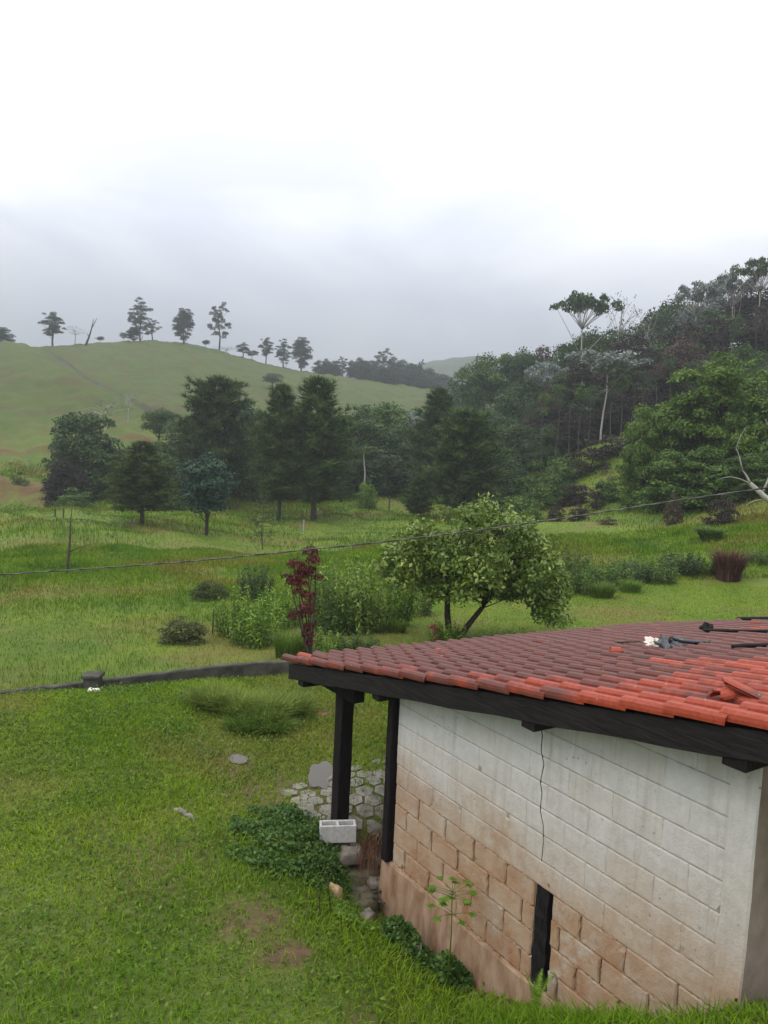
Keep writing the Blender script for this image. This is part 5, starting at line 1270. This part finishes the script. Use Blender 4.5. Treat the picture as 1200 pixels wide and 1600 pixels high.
# plants at the wall foot
def seedling(name, px, py, Y, hpx, label, leafs, seed, lw=.10, mat='weed', stem='tall', cat='seedling', lean=(0, 0)):
    rng = np.random.default_rng(seed); b = P(px, py, Y); z0 = b[2]; zg = h1(b[0], b[1]); Hh = hpx/F*Y; r_ = empty(name, (b[0], b[1], z0)); tag(r_, label, cat)
    mb = MB(); top = np.array([lean[0], lean[1], Hh]); mb.tube([(0, 0, min(0, zg-z0)-.1), top*.5+np.array([.01, 0, 0]), top], [.008, .006, .003], 5, .6); mb.build('stem', M[stem], r_, True)
    pet = MB(); vs = []; fs = []; t3 = []
    for f in leafs:
        c = top*f
        for k in range(5):                                       # lobed leaf on a stalk
            a = k*2*math.pi/5+rng.uniform(-.3, .3)+f*7; L_ = lw*(1.2-.3*abs(f-.8)); e = c+np.array([math.cos(a)*L_, math.sin(a)*L_, L_*.25])
            pet.tube([c, (c+e)/2+np.array([0, 0, L_*.06]), e], [.003, .0025, .002], 4, .8)
            for j in range(5):
                aa = a+(j-2)*.55; ln = L_*.62*(1-.12*abs(j-2)); d = np.array([math.cos(aa), math.sin(aa), -.12]); s = np.array([-math.sin(aa), math.cos(aa), 0]); k0 = len(vs); e1 = e-d*ln*.25
                vs += [e1, e1+d*ln*.5+s*ln*.16, e1+d*ln, e1+d*ln*.5-s*ln*.16]; fs.append((k0, k0+1, k0+2, k0+3)); t3 += [rng.uniform(.3, .9)]*4
    lf_ = link('leaves', np_mesh('leaves', vs, fs, {'tint': t3}), M[mat], r_); pet.build('petioles', M[stem], r_, True); return r_
seedling('papaya_seedling', 700, 1518, 5.95, 140, 'slender papaya-like seedling against the stained wall', (1.0, .97, .93, .72), 1, .13, 'weed')
seedling('papaya_seedling', 437, 1352, 7.4, 42, 'small lobed-leaf seedling in the dark weeds left of the concrete block', (1.0, .9), 2, .10, 'clover')
seedling('woody_weed', 517, 1460, 6.6, 105, 'thin dark stem left by the brick fragment, taller', (1.0,), 3, .03, 'clover', 'darkbark', 'stem', (-.06, .05))
seedling('woody_weed', 493, 1470, 6.5, 88, 'thin dark stem, shorter and left of the taller one', (1.0, .8), 4, .03, 'clover', 'darkbark', 'stem', (.02, .05))
def clover(px, py, Y, r_m, h_m, n, label, seed, mat='clover', leaf=.045, nm='ground_weeds'):
    rng = np.random.default_rng(seed); b = P(px, py, Y); cs = []
    a = rng.uniform(0, 6.28, n); rr_ = r_m*rng.uniform(0, 1, n)**.5; x = b[0]+np.cos(a)*rr_; y = b[1]+np.sin(a)*rr_; nm_ = np.sin(x*7.3+2*np.sin(y*5.1+seed))*np.sin(y*6.7+1.5*np.sin(x*4.3)); zz = hgt(x, y)+h_m*rng.uniform(.1, 1, n)*(1-.5*(rr_/r_m)**2)*(.75+.65*nm_)
    u_, v_ = to_uv(x, y); keep = (rng.uniform(0, 1, n) < 1.05-.9*(rr_/r_m)**3+.5*nm_) & ~((v_ > -.03) & (u_ < 3.8) & (u_ > -.05)); cs = np.stack([x, y, zz], 1)[keep]
    vs, fs, tt = leaves_mesh('c', cs-np.array([b[0], b[1], 0]), np.tile([0, -.3, .8], (len(cs), 1)), leaf, .6, rng, 0); o = link(nm, np_mesh(nm, vs, fs, {'tint': tt}), M[mat]); o.location = (b[0], b[1], 0); tag(o, label, 'weeds', 'low weeds round the wall foot'); return o
clover(455, 1335, 7.6, .70, .13, 5200, 'dark leafy weeds left of the concrete block', 1)
clover(420, 1310, 8.0, .45, .14, 3500, 'smaller dark weeds at the lawn edge further left', 2)
clover(490, 1370, 7.3, .32, .20, 3500, 'dark weeds climbing the earth below the concrete block', 3)
clover(640, 1460, 6.6, .26, .22, 3000, 'dark weeds in the corner at the left end of the wall foot', 4)
clover(668, 1500, 6.25, .22, .18, 2200, 'dark weeds in the gutter just left of the seedling', 5)
clover(712, 1510, 6.1, .16, .34, 1800, 'small dark bush behind the seedling stem', 6)
clover(560, 1440, 6.8, .25, .12, 2200, 'low weeds under the grey sticks', 7, 'weed')
def fern(px, py, Y, hpx, label, seed, nf=5):
    rng = np.random.default_rng(seed); b = P(px, py, Y); Hh = hpx/F*Y; vs = []; fs = []; tt = []
    for f in range(nf):
        a = rng.uniform(0, 6.28); L_ = Hh*rng.uniform(.7, 1.1); ln = rng.uniform(.2, .6)
        for k in range(26):
            t = .12+.88*k/26; c = np.array([math.cos(a)*ln*L_*t*t, math.sin(a)*ln*L_*t*t, L_*(t-.2*t*t)]); pl = L_*.20*math.sin(math.pi*min(1, t*.92+.06))
            for s_ in (-1, 1):
                d = np.array([-math.sin(a)*s_, math.cos(a)*s_, .1]); up = np.array([math.cos(a)*.3, math.sin(a)*.3, .9])*L_*.018; k0 = len(vs); vs += [c-up, c+d*pl*.5-up*.2+up, c+d*pl+up*.8, c+up]; fs.append((k0, k0+1, k0+2, k0+3)); tt += [rng.uniform(.5, 1)]*4
    z0 = h1(b[0], b[1]); o = link('fern', np_mesh('fern', vs, fs, {'tint': tt}), M['weed']); o.location = (b[0], b[1], min(z0, b[2])); tag(o, label, 'fern', 'ferns at the wall foot')
fern(836, 1580, 5.35, 80, 'bright fern standing before the slot of the wall', 1)
fern(870, 1592, 5.1, 46, 'low bright fern right of the tall one', 2, 6)
fern(760, 1590, 5.4, 36, 'small fern at the bottom left of the slot', 3, 6)
# dry hanging fronds on the post foot
rng = np.random.default_rng(44); b = H(3.86, .02, -4.10); mb = MB(); vs = []; fs = []; tt = []
for i in range(70):
    x0 = b+np.array([rng.uniform(-.10, .10), rng.uniform(-.06, .06), rng.uniform(-.05, .12)]); d = np.array([rng.uniform(-.30, .06), rng.uniform(-.12, .05), 0]); L_ = rng.uniform(.25, .55); s = np.array([.006, .004, 0]); k0 = len(vs)
    for k in range(4): t = k/3; c = x0+d*t*(1.4-t)-np.array([0, 0, L_*t*t]); vs += [c-s*(1.1-t), c+s*(1.1-t)]; tt += [i/70]*2
    for k in range(3): fs.append((k0+2*k, k0+2*k+1, k0+2*k+3, k0+2*k+2))
o = link('dry_fronds', np_mesh('dry_fronds', np.array(vs)-b, fs, {'tint': tt}), M['dry']); o.location = [float(a) for a in b]; tag(o, 'reddish dry hanging fronds at the foot of the inner post', 'fronds')

# ------------------------------------------------------------ grass
def blades(name, n, r0, r1, azr, hfun, wfun, mat, label, keepf, rpow=1.0, lean=.6, seed=1, tintpow=1.0):
    rng = np.random.default_rng(seed); t = rng.uniform(0, 1, n)**rpow; r = np.sqrt(r0*r0+(r1*r1-r0*r0)*t); a = np.radians(rng.uniform(azr[0], azr[1], n))
    cl_ = rng.uniform(0, 1, n) < .6                                    # part of the blades gather in small tufts
    qx = np.sin(a)*r; qy = np.cos(a)*r; cell = .05*r/8; 
    sxj = np.round(qx/(cell*3.3))*cell*3.3; syj = np.round(qy/(cell*3.3))*cell*3.3
    sxj = sxj+cell*1.6*np.sin(syj*91.7+sxj*37.1); syj = syj+cell*1.6*np.sin(sxj*71.3+syj*53.9)
    qx = np.where(cl_, sxj+rng.normal(size=n)*cell*.6, qx); qy = np.where(cl_, syj+rng.normal(size=n)*cell*.6, qy)
    k = keepf(qx, qy, rng); qx, qy = qx[k], qy[k]; n = len(qx); r = np.hypot(qx, qy); z = hgt(qx, qy)
    L_ = hfun(r, qx, qy)*rng.uniform(.45, 1.25, n); w_ = wfun(r)*rng.uniform(.7, 1.3, n); a2 = rng.uniform(0, 2*math.pi, n); ln = lean*rng.uniform(.2, 1.5, n)
    dx, dy = np.cos(a2), np.sin(a2); tn = rng.uniform(0, 1, n)**tintpow
    def pt(t, s): 
        x = qx+dx*L_*ln*t*t-dy*s*w_; y = qy+dy*L_*ln*t*t+dx*s*w_; zz = z-.01+L_*(t-.38*np.minimum(ln, 1.3)*t*t); return np.stack([x, y, zz], 1)
    vs = np.stack([pt(0, -.5), pt(0, .5), pt(.55, .42), pt(.55, -.42), pt(1., 0.)], 1).reshape(-1, 3)
    b_ = np.arange(n)*5
    f4 = np.stack([b_, b_+1, b_+2, b_+3], 1); f3 = np.stack([b_+3, b_+2, b_+4], 1)
    me = bpy.data.meshes.new(name); me.vertices.add(len(vs)); me.vertices.foreach_set('co', vs.astype(np.float32).ravel())
    lv = np.concatenate([f4.ravel(), f3.ravel()]).astype(np.int32); me.loops.add(len(lv)); me.loops.foreach_set('vertex_index', lv)
    ls = np.concatenate([np.arange(n)*4, n*4+np.arange(n)*3]).astype(np.int32); me.polygons.add(2*n); me.polygons.foreach_set('loop_start', ls); me.update(calc_edges=True)
    at_ = me.attributes.new('tint', 'FLOAT', 'POINT'); at_.data.foreach_set('value', np.repeat(tn, 5).astype(np.float32))
    o = link(name, me, mat); tag(o, label, 'grass', kind='stuff'); return o
def keep_lawn(x, y, rng):
    u_, v_ = to_uv(x, y); k = ~((u_ > -.03) & (u_ < 3.85) & (v_ > -.03) & (v_ < 6.0))
    s = soil_at(x, y); k &= rng.uniform(0, 1, len(x)) > s*(.72+.5*np.sin(x*23+2*np.sin(y*17))*np.sin(y*21+x*9))
    for a, b, ru, rv in PUD: k &= ((x-a)/ru)**2+((y-b)/rv)**2 > 1.0
    pv = (u_ > 3.7) & (u_ < 6.3) & (v_ > -.1) & (v_ < 2.8); dens = np.where(pv, .12+.6*np.clip((u_-4.9), 0, 1), 1.); k &= rng.uniform(0, 1, len(x)) < dens
    return k
def lawn_h(r, x, y):
    n_ = .5+.5*np.sin(x*1.9+1.3*np.sin(y*1.1))*np.sin(y*1.6+.9*np.sin(x*1.4)); u_, v_ = to_uv(x, y)
    bank = np.exp(-((v_+.5)/.45)**2)*((u_ > -.8) & (u_ < 4.2))
    return .055+.045*n_+.05*bank+.0*r
def lowwall_y(x):
    xs_ = [p[0] for p in base]; ys_ = [p[1] for p in base]; return np.interp(x, xs_, ys_)
def keep_near(x, y, rng): return keep_lawn(x, y, rng) & ((y < lowwall_y(x)-.02) | (x > base[-1][0]))
def keep_field(x, y, rng):
    u_, v_ = to_uv(x, y); k = ~((u_ > -.5) & (u_ < 6.) & (v_ > -.3) & (v_ < 6.5)); k &= ((y > lowwall_y(x)+.16) & (x < base[-1][0])) | (x > base[-1][0]); return k
blades('lawn_grass', 460000, 3.3, 15.5, (-46, 36), lawn_h, lambda r: .0075+.0004*np.clip(r-5, 0, 12), M['lawn'], 'short wet green grass of the lawn around the hut', keep_near, .85, .9, 1)
def field_keep2(x, y, rng):
    k = keep_field(x, y, rng); right = x > .14*y-.5                     # the mown back lawn stays short
    mown = (x > base[-1][0]) & (y < 27); return k & ~mown
def field_h(r, x, y):
    n_ = .5+.5*np.sin(x*.7+1.7*np.sin(y*.4))*np.sin(y*.55+.9*np.sin(x*.5)); return (.08+.12*n_)*np.clip(r/22, .8, 1.6)
blades('field_grass', 310000, 12.5, 45, (-44, 40), field_h, lambda r: .0075+.00065*(r-12), M['field'], 'rough taller green grass of the field beyond the low wall', field_keep2, .9, .7, 2)
def mown_keep(x, y, rng): return keep_field(x, y, rng) & (x > base[-1][0]) & (y < 27.5)
blades('back_lawn_grass', 110000, 9, 29, (-6, 36), lambda r, x, y: .06+.0*r, lambda r: .006+.0006*(r-8), M['lawn'], 'short mown grass of the lawn behind the hut', mown_keep, .9, .8, 3)
def slope_keep(x, y, rng):
    k = np.ones(len(x), bool); return k & (poly_d(x, y, redb[1]) > 3)
blades('far_grass', 200000, 44, 105, (-42, 40), lambda r, x, y: .28+.22*np.sin(x*.3+y*.1)*np.sin(y*.23), lambda r: .03+.0009*(r-44), M['field'], 'rough grass of the far field and the right slope', slope_keep, .8, .6, 4)

# small broad-leaved weeds scattered through the lawn
rng = np.random.default_rng(77); n = 72000; t = rng.uniform(0, 1, n)**.8; r = np.sqrt(3.5**2+(13.5**2-3.5**2)*t); a = np.radians(rng.uniform(-45, 30, n)); x = np.sin(a)*r; y = np.cos(a)*r
pm = np.sin(x*2.3+1.7*np.sin(y*1.9))*np.sin(y*2.1+1.2*np.sin(x*2.7)); k = (rng.uniform(0, 1, n) < .18+.8*np.clip(pm, 0, 1)) & keep_near(x, y, rng); x, y = x[k], y[k]
cs = np.stack([x, y, hgt(x, y)+rng.uniform(.02, .085, len(x))], 1); vs, fs, tt = leaves_mesh('w', cs, np.tile([0, -.35, .8], (len(cs), 1)), .040, .55, rng, 0)
o = link('lawn_weeds', np_mesh('lawn_weeds', vs, fs, {'tint': tt}), M['lawnweed']); tag(o, 'small broad-leaved weeds growing through the lawn grass', 'lawn weeds', kind='stuff')

# ------------------------------------------------------------ haze
mb = MB(); mb.box((-1300, -60, -12), (2600, 0, 0), (0, 1420, 0), (0, 0, 175))
m_, t_, o_ = mat_new('haze'); pv = t_.nodes.new('ShaderNodeVolumePrincipled'); pv.inputs['Color'].default_value = (.54, .57, .63, 1); pv.inputs['Density'].default_value = .00085; pv.inputs['Anisotropy'].default_value = .2
t_.links.new(pv.outputs[0], o_.inputs['Volume']); o = mb.build('haze', m_); tag(o, kind='stuff')
